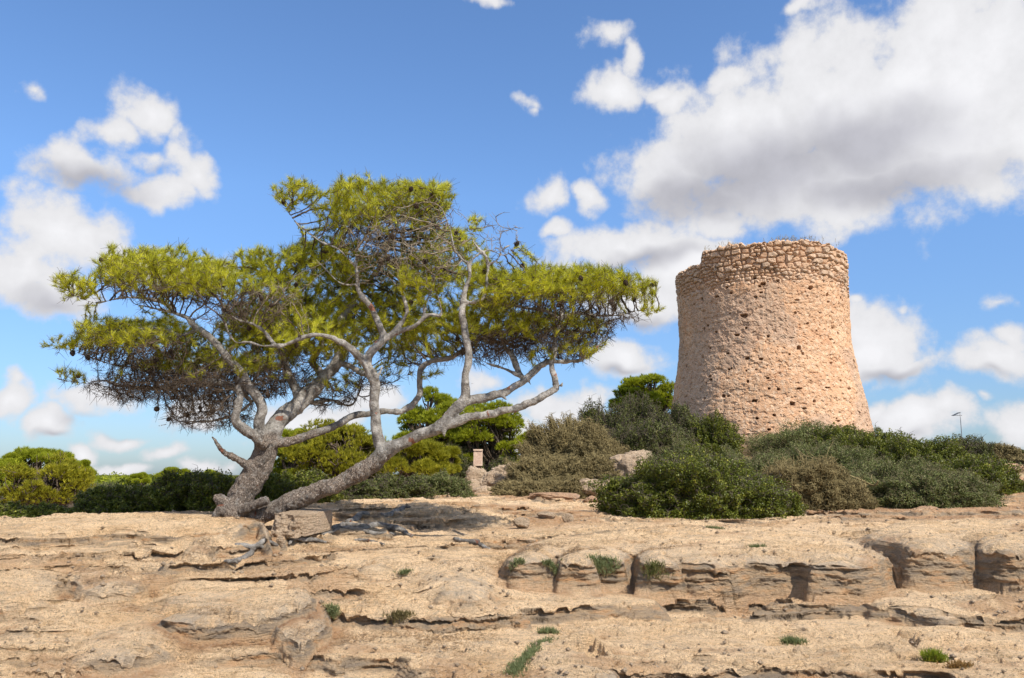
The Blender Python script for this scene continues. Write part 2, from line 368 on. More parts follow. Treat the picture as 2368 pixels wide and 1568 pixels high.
def poly(z, pts): return np.array([atz(a, b, z)[:2] for a, b in pts])
SL = []   # (polygon, z at reference, Yref, slope, recess depth, ragged)
SL.append((poly(.66, [(1178,1270),(1200,1277),(1240,1278),(1264,1277),(1272,1264),(1298,1262),(1306,1280),(1352,1280),(1366,1275),(1440,1276),(1452,1264),(1474,1263),(1484,1281),(1512,1281),(1552,1279),(1566,1275),(1625,1280),(1668,1281),(1712,1276),(1790,1275),(1850,1277),(1880,1282),(1960,1284),(2022,1280),(2040,1268),(2006,1252),(1930,1238),(1860,1205),(1700,1186),(1500,1178),(1402,1180),(1350,1195),(1250,1236)]), .66, 9.6, .028, .10, .05))
SL.append((poly(.80, [(2004,1224),(2036,1232),(2080,1238),(2112,1247),(2190,1248),(2226,1245),(2238,1237),(2262,1238),(2280,1247),(2320,1251),(2420,1247),(2700,1248),(2700,1206),(2300,1205),(2120,1206),(2050,1212)]), .80, 9.3, .02, .07, .02))
SL.append((poly(.475, [(560,1346),(690,1322),(760,1328),(826,1312),(955,1312),(1000,1330),(1090,1346),(1128,1338),(1150,1310),(1178,1286),(1150,1268),(1000,1256),(800,1258),(600,1290)]), .475, 9.2, .06, .12, .05))
SL.append((poly(.80, [(312,1232),(380,1237),(452,1249),(530,1237),(598,1229),(628,1243),(560,1205),(300,1205)]), .80, 9.5, .22, .10, .03))
SL.append((poly(.47, [(-200,1372),(0,1362),(100,1352),(160,1326),(186,1345),(232,1352),(300,1349),(336,1336),(352,1308),(250,1280),(0,1290),(-200,1300)]), .47, 8.3, .13, .08, .05))
SL.append((poly(.34, [(334,1364),(350,1358),(386,1363),(402,1386),(452,1391),(380,1408),(470,1416),(560,1410),(650,1403),(720,1392),(700,1350),(400,1335)]), .34, 7.7, .12, .08, .04))
SL.append((poly(.22, [(520,1436),(560,1428),(600,1420),(625,1430),(645,1446),(700,1460),(740,1440),(760,1400),(600,1395)]), .24, 7.4, .10, .07, .04))
SL.append((poly(.25, [(2032,1386),(2100,1400),(2172,1409),(2246,1401),(2300,1396),(2500,1402),(2500,1362),(2200,1355),(2045,1356)]), .25, 8.3, .05, .07, .03))
SL.append((poly(.10, [(1215,1530),(1250,1490),(1330,1470),(1362,1462),(1395,1500),(1420,1540),(1440,1620),(1215,1640)]), .13, 6.6, .06, .05, .04))
SL.append((poly(.10, [(165,1490),(200,1455),(280,1440),(360,1440),(420,1460),(395,1500),(300,1525),(190,1520)]), .17, 7.0, .09, .05, .03))
CAP = {3: .955}; WID = {0: .13, 1: .18, 2: .15}
def polysd(x, y, P):
    shp = x.shape; x = x.ravel(); y = y.ravel(); d = np.full(x.shape, 1e9); ins = np.zeros(x.shape, bool); n = len(P)
    for i in range(n):
        ax, ay = P[i]; bx, by = P[(i+1) % n]; ex, ey = bx-ax, by-ay
        t = np.clip(((x-ax)*ex+(y-ay)*ey)/(ex*ex+ey*ey+1e-12), 0, 1)
        d = np.minimum(d, (x-ax-t*ex)**2+(y-ay-t*ey)**2)
        c = ((ay > y) != (by > y)) & (x < (bx-ax)*(y-ay)/(by-ay+1e-12)+ax); ins ^= c
    d = np.sqrt(d); return np.where(ins, d, -d).reshape(shp)
def fields(x, y):
    f = {}
    dist = np.sqrt(x*x+y*y)
    wx = x+.25*fbm(x*.9, y*.9, 2, 41); wy = y+.25*fbm(x*.9, y*.9, 2, 57)
    s = base(x, y)
    amp = 1-.5*sstep(dist, 14, 30)
    s = s + amp*(.085*fbm(wx*.35, wy*.7, 3, 1)+.020*fbm(wx*1.3, wy*2.6, 3, 8))
    f['s'] = s; f['m'] = sstep(fbm(wx*.28, wy*.5, 3, 20), -.5, .0)*sstep(dist, 3, 5)*(1-.75*sstep(dist, 20, 30))
    f['d'] = .15+.04*pn(x*.2, y*.3, 31)
    f['m3'] = sstep(fbm(wx*.5, wy*.8, 2, 137), -.25, .2)*(1-sstep(dist, 15, 24))
    f['u'] = fbm(x*1.1, y*1.1, 2, 131)
    f['m2'] = sstep(fbm(wx*.6, wy*1.1, 2, 26), -.1, .3)*(1-sstep(dist, 18, 28))
    jit = fbm(x*1.7, y*1.7, 4, 63, .42)
    for i, (P, z, Y0, sl, rec, rag) in enumerate(SL):
        sd = polysd(x, y, P)
        f['p%d' % i] = sd+rag*1.5*jit
        f['t%d' % i] = z+sl*(y-Y0)+.035*fbm(wx*.8, wy*1.2, 2, 90+i)+.015*fbm(wx*3, wy*3, 2, 95+i)
    return f
def terr(s, d, w):
    u = s/d; k = np.floor(u); g = u-k
    t = np.clip(g/w, 0, 1); h = d*(k+.80*t+.20*np.clip((g-w)/(1-w), 0, 1)**.7)
    return h-d*.5, np.where(g < w, t, 0)
def finish(f):
    s = f['s']
    h1, t1 = terr(s, f['d'], .12)
    h = s+(h1-s)*f['m']; rec = .10*np.sin(np.pi*t1)*f['m']*(.06+sstep(f['u'], -.15, .35)); ris = np.clip(7*t1*(1-t1), 0, 1)*f['m']
    d2 = f['d']*.37
    h2, t2 = terr(h+.3*s, d2*1.3, .12); h2 = h2-.3*s
    h = h+(h2-h)*f['m2']*.75; rec = rec+.03*np.sin(np.pi*t2)*f['m2']; ris = np.maximum(ris, np.clip(7*t2*(1-t2), 0, 1)*f['m2']*.6)
    h3, t3 = terr(h+.5*s+.02*f['u'], d2*.42, .16); h3 = h3-.5*s-.02*f['u']; h = h+(h3-h)*.8*f['m3']; rec = rec+.016*np.sin(np.pi*t3)*f['m3']
    soil = np.zeros_like(h); lip = np.zeros_like(h)
    for i, (P, z, Y0, sl, rc, rag) in enumerate(SL):
        sd = f['p%d' % i]; Wd = WID.get(i, .07); t = np.clip((sd+Wd)/Wd, 0, 1)
        top = np.minimum(f['t%d' % i], CAP.get(i, 9))-(.05+.05*(Wd > .1))*np.exp(-np.clip(sd, 0, 5)/(.08+Wd*.6))
        rise = np.maximum(top-h, 0)
        h = h+rise*(1-(1-t)**1.9)*np.where(t > 0, 1, 0)
        k = sstep(rise, .03, .12)
        prof = np.sin(np.pi*np.clip(t, 0, 1)**.8)
        band = 1.
        rec = rec*(1-(t > 0)*k)+rc*prof*band*k*(.25+.9*sstep(f['u'], -.2, .4))
        ris = np.maximum(ris*(1-(t > 0)*k), np.clip(6*t*(1-t), 0, 1)*k)
        lip = np.maximum(lip, np.exp(-np.clip(sd, 0, 9)/.22)*(sd > -.04)*k)
        soil = np.maximum(soil, sstep(sd, -.28, -.06)*(sd < 0)*sstep(top-h, .05, .12))
    return h, rec, ris, soil, lip
def ground_z(x, y):
    x = np.atleast_1d(np.asarray(x, float)); y = np.atleast_1d(np.asarray(y, float))
    return finish(fields(x, y))[0]
def gz(x, y): return float(ground_z(x, y)[0])

def ground_at(px, py, z=None):
    x, y, zz = ray(px, py); t = np.geomspace(4.5, 60, 900)/y; X, Y, Z = x*t, y*t, EYE+zz*t
    g = ground_z(X, Y); i = int(np.argmax(g >= Z)) if (g >= Z).any() else 899
    return np.array([X[i], Y[i], g[i]])
def build_ground():
    az = np.concatenate([np.linspace(R(-37), R(37), 1420), np.linspace(R(37), R(323), 110)[1:-1]])
    nc = len(az); sa, ca = np.sin(az), np.cos(az)
    rc = np.geomspace(.6, 62, 640); Xc = sa[:, None]*rc; Yc = ca[:, None]*rc
    f = fields(Xc, Yc)
    rf = np.geomspace(.6, 62, 3400); lf = np.interp(rf, rc, np.arange(len(rc))); i0 = np.minimum(lf.astype(int), len(rc)-2); fr = (lf-i0).astype(np.float32)
    ff = {k: (v[:, i0]*(1-fr)+v[:, i0+1]*fr).astype(np.float32) for k, v in f.items()}
    h, rec, ris, soil, lip = finish(ff)
    NR = 1500
    dr = np.diff(rf)[None]; dh = np.diff(h, axis=1)
    wt = np.interp(rf[:-1], [0, 4.5, 5.8, 13, 22, 62], [.12, .25, 1, 1, .6, .25])/rf[:-1]
    ds = np.sqrt(dr**2*.6+dh**2*5)*wt[None]; cs = np.concatenate([np.zeros((nc, 1)), np.cumsum(ds, 1)], 1)
    # common row spacing, eased between neighbouring columns so that quads stay well shaped
    idx = np.arange(len(rf)); q = np.linspace(0, 1, NR)
    PP = np.empty((nc, NR))
    for i in range(nc): PP[i] = np.interp(q*cs[i, -1], cs[i], idx)
    for _ in range(2):
        w_ = 12; pd = np.concatenate([PP[-w_:], PP, PP[:w_]]); c_ = np.cumsum(np.concatenate([pd[:1]*0, pd]), 0); PP = (c_[2*w_+1:]-c_[:-2*w_-1])/(2*w_+1)
    ro = np.interp(PP, idx, rf); lf = np.interp(ro, rc, np.arange(len(rc))); i0 = np.minimum(lf.astype(int), len(rc)-2); fr = (lf-i0).astype(np.float32); ci = np.arange(nc)[:, None]
    f2 = {k: (v[ci, i0]*(1-fr)+v[ci, i0+1]*fr).astype(np.float32) for k, v in f.items()}
    ho, eo, io, so_, lo = finish(f2)
    X0 = sa[:, None]*ro; Y0 = ca[:, None]*ro
    near = 1-sstep(ro, 16, 34)
    rough = (.017*fbm(X0*3.5, Y0*7, 4, 71, .58)+.014*np.abs(fbm(X0*12, Y0*17, 3, 77, .6)))*(.22+1.1*sstep(fbm(X0*.6, Y0*1.1, 3, 74), -.25, .45))
    pit = sstep(fbm(X0*6.5, Y0*6.5, 3, 79), .45, .75)*.03
    wx2 = X0+.3*fbm(X0*1.1, Y0*1.1, 2, 44); wy2 = Y0+.12*fbm(X0*.7, Y0*2, 2, 46)
    c1 = np.abs(pn(wx2*.55, wy2*2.6, 101)); c2 = np.abs(pn(wx2*1.5, wy2*5.5, 104))
    slit = .085*np.exp(-(c1/.055)**2)*sstep(pn(wx2*.7, wy2*1.5, 107), -.25, .2)+.05*np.exp(-(c2/.11)**2)*sstep(pn(wx2*.9, wy2*1.6, 109), -.15, .25)
    hol = .09*sstep(fbm(wx2*1.8, wy2*4.5, 3, 112), .52, .74)
    pk = 0*X0
    for px, py, ax, ay, dp in [(200,1236,.24,.10,.13),(240,1226,.12,.07,.10),(845,1328,.16,.07,.15),(905,1328,.22,.07,.13),(358,1374,.20,.10,.14),(590,1442,.28,.12,.11),(1080,1180,.45,.12,.10),(1170,1185,.3,.1,.10),(1370,1495,.09,.30,.12),(8,1428,.13,.16,.14),
        (300,1300,.14,.05,.08),(330,1290,.1,.05,.08),(500,1258,.12,.05,.08),(505,1280,.09,.06,.10),(1340,1420,.16,.05,.09),(1190,1428,.25,.06,.08),(1250,1455,.12,.05,.08),(1130,1330,.12,.04,.06),(2270,1340,.6,.10,.12),(1560,1310,.2,.05,.06),(2230,1470,.3,.06,.09),(1905,1410,.4,.04,.05),(760,1250,.2,.05,.06)]:
        g_ = ground_at(px, py); q_ = ((X0-g_[0])/ax)**2+((Y0-g_[1])/ay)**2
        pk = np.maximum(pk, dp*(1-sstep(q_+.9*fbm(X0*3.5, Y0*5, 3, 140), .5, 1.25)))
    slit = slit+pk
    Z = ho+near*(rough-pit)*(1-.5*so_)-near*(slit+hol)*(1-io)*(1-.6*so_)
    rr = ro+eo+near*io*(.050*fbm(X0*.9, ho*24, 2, 84)*sstep(fbm(X0*.8, ho*3, 2, 160), -.1, .4)+.034*fbm(X0*4, ho*12, 5, 87, .6)+.035*fbm(X0*1.2, ho*3, 2, 89))
    X = sa[:, None]*rr; Y = ca[:, None]*rr
    dist = ro
    # patches of red soil
    redz = .95*sstep(Y0, 11.5, 14)*sstep(fbm(X0*.35, Y0*.35, 3, 33)+.55*sstep(X0, 1.5, 5)+.0, .0, .25)
    nz = sstep(fbm(X0*.55, Y0*.8, 5, 37, .6), .32, .6)*.55
    soil = np.clip(np.maximum(np.maximum(so_, redz), nz)*(1-io)*sstep(pn(X0*3, Y0*3, 39)+.9, 0, .5), 0, 1)
    scrub = sstep(dist, 24, 30)
    far = np.geomspace(70, 6000, 14); Xf = sa[:, None]*far; Yf = ca[:, None]*far
    Zf = (.7+np.clip(Xf*.03, -.4, 1.0)*np.exp(-far/300))+0*Xf
    V = np.stack([np.concatenate([X, Xf], 1), np.concatenate([Y, Yf], 1), np.concatenate([Z, Zf], 1)], -1)
    pad = lambda a, v: np.concatenate([a, np.full((nc, 14), v)], 1)
    A = {'riser': pad(io, 0).ravel(), 'soil': pad(soil, 0).ravel(), 'lip': pad(np.clip(lo+.0, 0, 1), 0).ravel(), 'scrub': pad(scrub, 1).ravel()}
    nv = NR+14; V = V.reshape(-1, 3)
    cen = len(V); V = np.concatenate([V, [[0, 0, V[::nv, 2].mean()]]]); A = {k: np.append(v, 0) for k, v in A.items()}
    i = np.arange(nc); tri = np.stack([np.full(nc, cen), ((i+1) % nc)*nv, i*nv], -1)
    o = mkmesh('ground', V, [grid_faces(nc, nv, True)[:, ::-1], tri[:, ::-1]], M_ground, attrs=A)
    return tag(o, 'weathered pale limestone ground in broken ledges with patches of red soil', None, None, 'structure')
build_ground()

# ------------------------------------------------------------------ tubes, twigs, leaves
def catmull(P, n):
    P = np.asarray(P, float); Q = np.concatenate([[2*P[0]-P[1]], P, [2*P[-1]-P[-2]]]); out = []
    for i in range(len(P)-1):
        t = np.linspace(0, 1, n, endpoint=False)[:, None]; a, b, c, d = Q[i:i+4]
        out.append(.5*((2*b)+(-a+c)*t+(2*a-5*b+4*c-d)*t**2+(-a+3*b-3*c+d)*t**3))
    return np.concatenate(out+[P[-1:]])
def tube(P, r, ns=10, cap=True, off=0):
    """P (n,3), r (n,) -> verts, quads, tris"""
    P = np.asarray(P, float); n = len(P); T = np.gradient(P, axis=0); T /= np.linalg.norm(T, axis=1)[:, None]+1e-12
    u = np.cross(T[0], [0, 1, 0.1]); u /= np.linalg.norm(u)+1e-9; V = []; a = np.arange(ns)/ns*2*np.pi
    for i in range(n):
        u = u-T[i]*u.dot(T[i]); u /= np.linalg.norm(u)+1e-9; w = np.cross(T[i], u)
        V.append(P[i]+r[i]*(np.cos(a)[:, None]*u+np.sin(a)[:, None]*w))
    V = np.concatenate(V+[P[:1], P[-1:]]); i, j = np.meshgrid(np.arange(n-1), np.arange(ns), indexing='ij'); j2 = (j+1) % ns
    Q = np.stack([i*ns+j, i*ns+j2, (i+1)*ns+j2, (i+1)*ns+j], -1).reshape(-1, 4)
    k = np.arange(ns); k2 = (k+1) % ns
    Tn = np.concatenate([np.stack([np.full(ns, n*ns), k2, k], -1), np.stack([np.full(ns, n*ns+1), (n-1)*ns+k, (n-1)*ns+k2], -1)])
    return V, Q+off, Tn+off
def join(parts):
    Vs, Fs = [], []; o = 0
    for V, *Fl in parts:
        for f in Fl:
            if len(f): Fs.append(np.asarray(f)+o)
        Vs.append(V); o += len(V)
    q = [f for f in Fs if f.shape[1] == 4]; t = [f for f in Fs if f.shape[1] == 3]
    return np.concatenate(Vs), [np.concatenate(x) for x in (q, t) if x]
def segs(A, B, ra, rb, ns=3):
    """prisms from A to B, vectorised"""
    T = B-A; T = T/(np.linalg.norm(T, axis=1)[:, None]+1e-9); h = np.where(np.abs(T[:, 2:3]) > .9, [[1., 0, 0]], [[0, 0, 1.]])
    u = np.cross(T, h); u /= np.linalg.norm(u, axis=1)[:, None]+1e-9; w = np.cross(T, u); n = len(A)
    a = np.arange(ns)/ns*2*np.pi; off = np.cos(a)[None, :, None]*u[:, None]+np.sin(a)[None, :, None]*w[:, None]
    V = np.concatenate([A[:, None]+off*ra[:, None, None], B[:, None]+off*rb[:, None, None]], 1).reshape(-1, 3)
    k = np.arange(ns); k2 = (k+1) % ns
    Q = (np.arange(n)*2*ns)[:, None, None]+np.stack([k, k2, k2+ns, k+ns], -1)[None]
    return V, Q.reshape(-1, 4)
def unit(n, r=rng):
    v = r.normal(size=(n, 3)); return v/np.linalg.norm(v, axis=1)[:, None]
def tufts(P, D, K, L, wd, spread=.9, r=rng, back=.0):
    """K blades round every point P leaning with D; returns V, tris, v attribute"""
    n = len(P); Pk = np.repeat(P, K, 0); Dk = np.repeat(D, K, 0)
    d = Dk+spread*unit(n*K, r); d /= np.linalg.norm(d, axis=1)[:, None]
    Lk = L*r.uniform(.65, 1.15, (n*K, 1)); s = Pk-Dk*(r.uniform(0, 1, (n*K, 1))*back)
    side = np.cross(d, unit(n*K, r)); side /= np.linalg.norm(side, axis=1)[:, None]+1e-9
    w = wd*r.uniform(.7, 1.2, (n*K, 1))
    e = s+d*Lk; e[:, 2] += 0.10*Lk[:, 0]
    V = np.stack([s-side*w*.5, s+side*w*.5, e], 1).reshape(-1, 3)
    Fc = np.arange(n*K*3).reshape(-1, 3)
    base_v = np.repeat(r.uniform(0, 1, n), K); v = np.clip(base_v*.65+r.uniform(0, .4, n*K), 0, 1)
    return V, Fc, np.repeat(v, 3)
def leaves(P, Nn, ln, wd, r=rng, up=.6):
    """rhombic leaves at P facing roughly Nn"""
    n = len(P); nn = Nn*up+unit(n, r)*(1.2-up*.5); nn /= np.linalg.norm(nn, axis=1)[:, None]
    a = np.cross(nn, unit(n, r)); a /= np.linalg.norm(a, axis=1)[:, None]+1e-9; b = np.cross(nn, a)
    l = ln*r.uniform(.6, 1.2, (n, 1)); w = wd*r.uniform(.7, 1.2, (n, 1))
    V = np.stack([P-a*l*.5, P+b*w*.5, P+a*l*.5, P-b*w*.5], 1).reshape(-1, 3)
    return V, np.arange(n*4).reshape(-1, 4)

# ------------------------------------------------------------------ the wind-bent pine
def hero_pine():
    r = np.random.default_rng(3)
    # limbs read off the photograph: (px, py, radius px, distance)
    L = []
    L.append([(505,1196,16,11.1),(525,1190,28,11.15),(547,1165,31,11.15),(562,1140,30,11.15),(580,1112,30,11.15),(600,1078,31,11.15),(612,1048,28,11.15),(619,1020,25,11.15),(632,997,24,11.2),(659,959,21,11.3),(697,928,19.5,11.4),(728,898,18,11.5),(752,870,16,11.6),(779,834,14,11.7),(784,785,12,11.8),(787,745,11,11.8),(806,712,9,11.9),(822,680,6,12.),(820,640,4,12.)])
    L.append([(608,1040,20,11.1),(601,1008,17,11.05),(599,980,14,11.),(604,945,13,10.95),(590,912,12.5,10.9),(570,885,11.5,10.85),(558,862,11,10.8),(540,844,10,10.8),(512,813,9.5,10.75),(483,779,9,10.7),(455,761,8,10.7),(435,738,6.5,10.7),(408,726,5,10.7),(370,716,3.5,10.8),(320,705,2.5,10.9)])
    L.append([(617,1034,14,11.),(588,1007,12,10.9),(552,985,11.5,10.85),(546,958,10,10.8),(556,920,8.5,10.8),(551,893,8,10.8),(556,868,7,10.8)])
    L.append([(628,1030,14,11.1),(660,1022,11.5,11.15),(700,1012,10.5,11.2),(752,993,9.5,11.3),(806,966,9,11.4),(850,957,8,11.45),(896,952,7.5,11.4),(929,949,8,11.4),(953,936,8,11.4),(966,911,8,11.4),(970,877,7.5,11.4),(978,850,7,11.45),(995,835,7,11.5),(1020,829,6.5,11.6),(1054,820,5.5,11.7),(1090,800,4,11.8),(1120,780,3,11.9)])
    L.append([(585,1082,13,11.05),(564,1072,10,11.),(540,1058,8.5,10.95),(523,1047,8,10.9),(507,1027,5.5,10.9),(489,1009,2.2,10.9)])
    L.append([(697,928,13,11.4),(684,901,11,11.45),(668,874,10.5,11.5),(661,842,9,11.6),(645,809,6.5,11.7),(620,780,4.5,11.8),(590,760,3.5,11.9),(560,735,2.5,11.9)])
    L.append([(570,1203,20,11.),(592,1196,23,10.95),(616,1188,22,10.95),(669,1162,21.5,10.9),(724,1140,21,10.85),(779,1118,21,10.8),(827,1097,21,10.8),(862,1070,21.5,10.75),(889,1045,20.5,10.7),(926,1027,15.5,10.65),(981,1002,14.5,10.6),(1018,985,14.5,10.55),(1040,962,14.5,10.55),(1062,935,13.5,10.55),(1090,922,11.5,10.6),(1127,919,10.5,10.65),(1164,911,9.8,10.7),(1193,893,9.2,10.75),(1219,871,8.2,10.8),(1248,846,7.6,10.85),(1275,835,7,10.9),(1310,835,5.8,10.95),(1339,833,5.5,11.),(1365,820,4.5,11.),(1390,795,3.5,11.),(1405,768,2.2,11.)])
    L.append([(1010,990,13,10.55),(1040,980,12,10.5),(1090,966,10.5,10.5),(1145,955,9.6,10.5),(1200,941,9,10.5),(1255,919,8.6,10.5),(1284,899,8.2,10.55),(1284,875,7.6,10.6),(1275,849,7,10.65),(1281,822,7,10.7),(1288,769,6.5,10.8),(1296,738,6,10.9),(1300,705,4,11.)])
    L.append([(884,1050,17,10.75),(874,1014,14,10.75),(868,974,13,10.75),(865,937,12,10.75),(867,901,12.5,10.75),(863,879,13.5,10.75),(852,850,12,10.75),(836,825,9.5,10.7),(814,806,8.5,10.6),(792,793,8,10.6),(747,777,6.5,10.5),(706,779,5.8,10.5),(668,794,5.8,10.5),(645,802,5.5,10.5),(625,789,5,10.5),(607,765,4.5,10.5),(581,748,4,10.5),(544,736,3,10.5),(520,715,2.2,10.5)])
    L.append([(655,797,4.5,10.5),(610,800,4,10.45),(575,790,3.6,10.4),(545,790,3,10.4),(528,768,3,10.4),(520,745,2.5,10.4)])
    L.append([(850,848,12,10.75),(856,822,11,10.75),(885,788,10,10.8),(876,757,8.5,10.8),(863,724,7.8,10.8),(838,692,7,10.8),(826,659,5,10.8),(824,619,3.5,10.8),(820,580,2.2,10.8)])
    L.append([(870,800,9,10.8),(898,780,8,10.8),(915,763,7,10.8),(931,740,6,10.8),(942,716,5,10.8),(932,686,3.8,10.8),(925,650,2.6,10.8)])
    L.append([(898,779,7,10.8),(930,765,6.5,10.75),(960,753,6.2,10.7),(978,735,5.6,10.7),(996,728,5,10.7),(1018,729,4.2,10.7),(1017,700,3.5,10.7),(1008,670,2.5,10.7)])
    L.append([(978,735,4,10.7),(985,700,3.4,10.75),(1000,660,3,10.8),(1010,620,2.2,10.9)])
    L.append([(1055,945,14,10.55),(1075,915,12,10.55),(1075,882,11,10.5),(1083,842,9.8,10.5),(1086,801,9.2,10.5),(1074,761,9,10.5),(1068,722,8.6,10.5),(1071,696,8.5,10.5),(1076,667,6.4,10.5),(1086,638,5.6,10.5),(1087,611,5,10.5),(1104,590,3.2,10.5),(1130,578,2.6,10.5),(1165,590,2.2,10.5),(1190,570,1.6,10.5)])
    L.append([(1087,611,4.2,10.5),(1067,597,3.8,10.5),(1048,572,3.2,10.55),(1040,530,2.5,10.6),(1020,480,2,10.7),(1000,440,1.5,10.8)])
    L.append([(1071,700,6,10.5),(1090,698,5.4,10.5),(1112,691,5,10.5),(1125,672,4.8,10.5),(1128,630,4.8,10.5),(1124,594,4.2,10.5),(1106,575,3,10.5),(1090,550,2.2,10.5),(1080,505,1.6,10.5)])
    L.append([(1128,612,3.5,10.5),(1150,600,3,10.5),(1165,575,2.4,10.5),(1190,560,1.8,10.5),(1198,530,1.4,10.5),(1218,528,1.,10.5)])
    L.append([(1219,874,6.5,10.8),(1205,872,7,10.9),(1190,845,7.5,11.),(1182,815,7,11.1),(1165,800,5,11.2),(1150,770,3.5,11.3)])
    L.append([(1195,868,5,10.9),(1170,855,4,10.9),(1130,842,3.5,10.9),(1100,828,2.6,11.),(1070,820,2,11.)])
    L.append([(1347,828,4.5,11.),(1356,795,4.2,11.),(1340,765,3.6,11.),(1335,740,2.6,11.)])
    L.append([(1356,800,3.5,11.),(1378,775,2.8,11.05),(1388,750,2.2,11.1)])
    L.append([(752,868,11,11.6),(720,838,9,11.7),(740,800,7,11.7),(745,760,6,11.8),(740,720,4,11.9)])
    L.append([(779,834,10,11.7),(812,850,8,11.6),(835,862,7.5,11.5),(858,868,7,11.2),(868,875,6,11.)])
    # long low boughs sweeping left
    L.append([(570,885,9,10.9),(540,898,8,11.),(490,880,8,11.2),(430,882,7,11.3),(360,897,5.5,11.3),(300,897,4,11.3),(240,880,3,11.3),(180,885,2.2,11.3),(130,875,1.6,11.3)])
    L.append([(661,842,7,11.6),(600,850,7,11.8),(540,840,6,12.),(470,850,5,12.),(400,830,4,11.9),(330,850,3,11.8),(250,840,2.4,11.6),(180,815,2,11.4),(120,790,1.4,11.3)])
    L.append([(455,761,5,10.7),(420,775,4.5,10.7),(380,760,4,10.8),(330,760,3,10.9),(280,745,2.4,11)])
    L.append([(551,893,5,10.8),(560,905,6,10.9),(580,930,5,11.2),(540,960,4,11.3),(480,975,3,11.2),(420,975,2.2,11.1),(365,985,1.4,11.)])
    L.append([(700,925,6,11.4),(730,930,5,11.8),(770,925,4.5,12.),(810,940,3.5,12.),(830,910,3,12.)])
    L.append([(408,726,5,10.7),(380,700,5,10.8),(340,690,4,10.9),(280,690,3.2,10.9),(220,700,2.4,10.9),(160,680,1.6,10.9)])
    L.append([(1296,738,6,10.9),(1330,725,5,10.9),(1380,730,4,11.),(1430,728,3,11.),(1480,718,2.2,11.),(1520,720,1.4,11.)])
    L.append([(1296,738,5,10.9),(1260,720,4.5,10.9),(1210,710,4,10.9),(1160,700,3,10.9)])
    L.append([(822,680,6,12.),(860,640,5,11.8),(890,590,4,11.6),(900,540,3,11.5),(880,490,2,11.4)])
    L.append([(824,619,3,10.8),(780,575,3,10.9),(735,555,3,11.),(690,520,2.6,11.2),(660,480,2,11.3)])
    L.append([(826,659,3.5,10.8),(790,655,3,10.6),(755,625,2.5,10.5),(730,600,1.8,10.5)])
    L.append([(740,760,5,11.8),(700,700,4,11.8),(660,660,3,11.7),(620,630,2.2,11.6)])
    # stubs and root flare
    L.append([(548,1178,22,11.05),(525,1168,17,10.95),(505,1155,12,10.9),(497,1150,9,10.9)])
    L.append([(545,1190,20,10.95),(570,1178,14,10.8),(595,1165,11,10.75),(622,1154,10,10.7)])
    L.append([(560,1195,20,10.95),(530,1182,20,10.8),(512,1180,15,10.75),(498,1192,11,10.75),(492,1203,7,10.8)])
    L.append([(560,1200,18,10.95),(545,1198,18,10.85),(520,1198,12,10.75)])
    def spur(px, py, d, dx, dy, rr):
        L.append([(px, py, rr, d), (px+dx*.5, py+dy*.5, rr*.8, d-.02), (px+dx, py+dy, rr*.35, d-.03)])
    for q in [(870,880,10.7,-9,-28,6),(872,880,10.7,12,-34,5),(1025,985,10.5,3,26,8),(1155,913,10.65,18,12,5),(1295,895,10.52,6,-12,5),(852,860,10.7,-14,-30,4),(1075,885,10.45,22,2,2.2),(880,955,11.4,35,-12,3.5),(600,1075,11,16,-20,7),(1340,833,11,25,14,2.5),(1222,880,10.8,8,14,3)]: spur(*q)
    parts = []; skel = []
    for l in L:
        a = np.array(l, float); P = np.array([at(x, y, Y) for x, y, _, Y in l]); rad = a[:, 2]/F*a[:, 3]*.94
        n = 6; Pc = catmull(P, n); rc = np.interp(np.arange(len(Pc))/n, np.arange(len(P)), rad)
        wob = fbm3(Pc, 1.7, 2, 5)*.35+fbm3(Pc, 5, 1, 6)*.12
        d = np.stack([pn3(Pc, 3.5, 11), pn3(Pc, 3.5, 12), pn3(Pc, 3.5, 13)], 1)*np.minimum(rc, .04)[:, None]*.7
        Pc = Pc+d; rc = rc*(1+.35*wob)
        parts.append(tube(Pc, rc, 12)); skel.append((Pc, rc))
    V, Fs = join(parts)
    root = empty('pine_tree', (float(at(560,1200,11)[0]), 11., gz(at(560,1200,11)[0], 11.)), 'wind-bent pine with two leaning grey trunks rising from the pale rock', 'tree')
    ox = np.array(root.location)
    tmp = mkmesh('trunk', V, Fs, M_bark)
    md = tmp.modifiers.new('r', 'REMESH'); md.mode = 'VOXEL'; md.voxel_size = .0135; md.adaptivity = 0
    dg = bpy.context.evaluated_depsgraph_get(); me = bpy.data.meshes.new_from_object(tmp.evaluated_get(dg))
    bpy.data.objects.remove(tmp)
    n = len(me.vertices); P = np.empty(n*3, np.float32); me.vertices.foreach_get('co', P); P = P.reshape(-1, 3)
    E = np.empty(len(me.edges)*2, np.int32); me.edges.foreach_get('vertices', E); E = E.reshape(-1, 2)
    deg = np.bincount(E.ravel(), minlength=n)[:, None]
    for _ in range(5):
        acc = np.zeros((n, 3)); 
        for k in range(3): acc[:, k] = np.bincount(E[:, 0], P[E[:, 1], k], n)+np.bincount(E[:, 1], P[E[:, 0], k], n)
        P = P*.5+.5*acc/np.maximum(deg, 1)
    me.vertices.foreach_set('co', P.astype(np.float32).ravel()); me.update()
    N = np.empty(n*3, np.float32); me.vertex_normals.foreach_get('vector', N); N = N.reshape(-1, 3)
    low = sstep(-(P[:, 2]-1.75)+.35*(P[:, 0] < -1.9), -.25, .35)
    low = np.maximum(low, 0)
    kn = sstep(fbm3(P, 7, 2, 31), .5, .75)
    disp = .011*fbm3(P*[1, 1, .6], 9, 3, 21)+.012*low*fbm3(P*[1, 1, .5], 22, 2, 25)+.010*kn
    P = P+N*disp[:, None]-ox
    me.vertices.foreach_set('co', P.astype(np.float32).ravel())
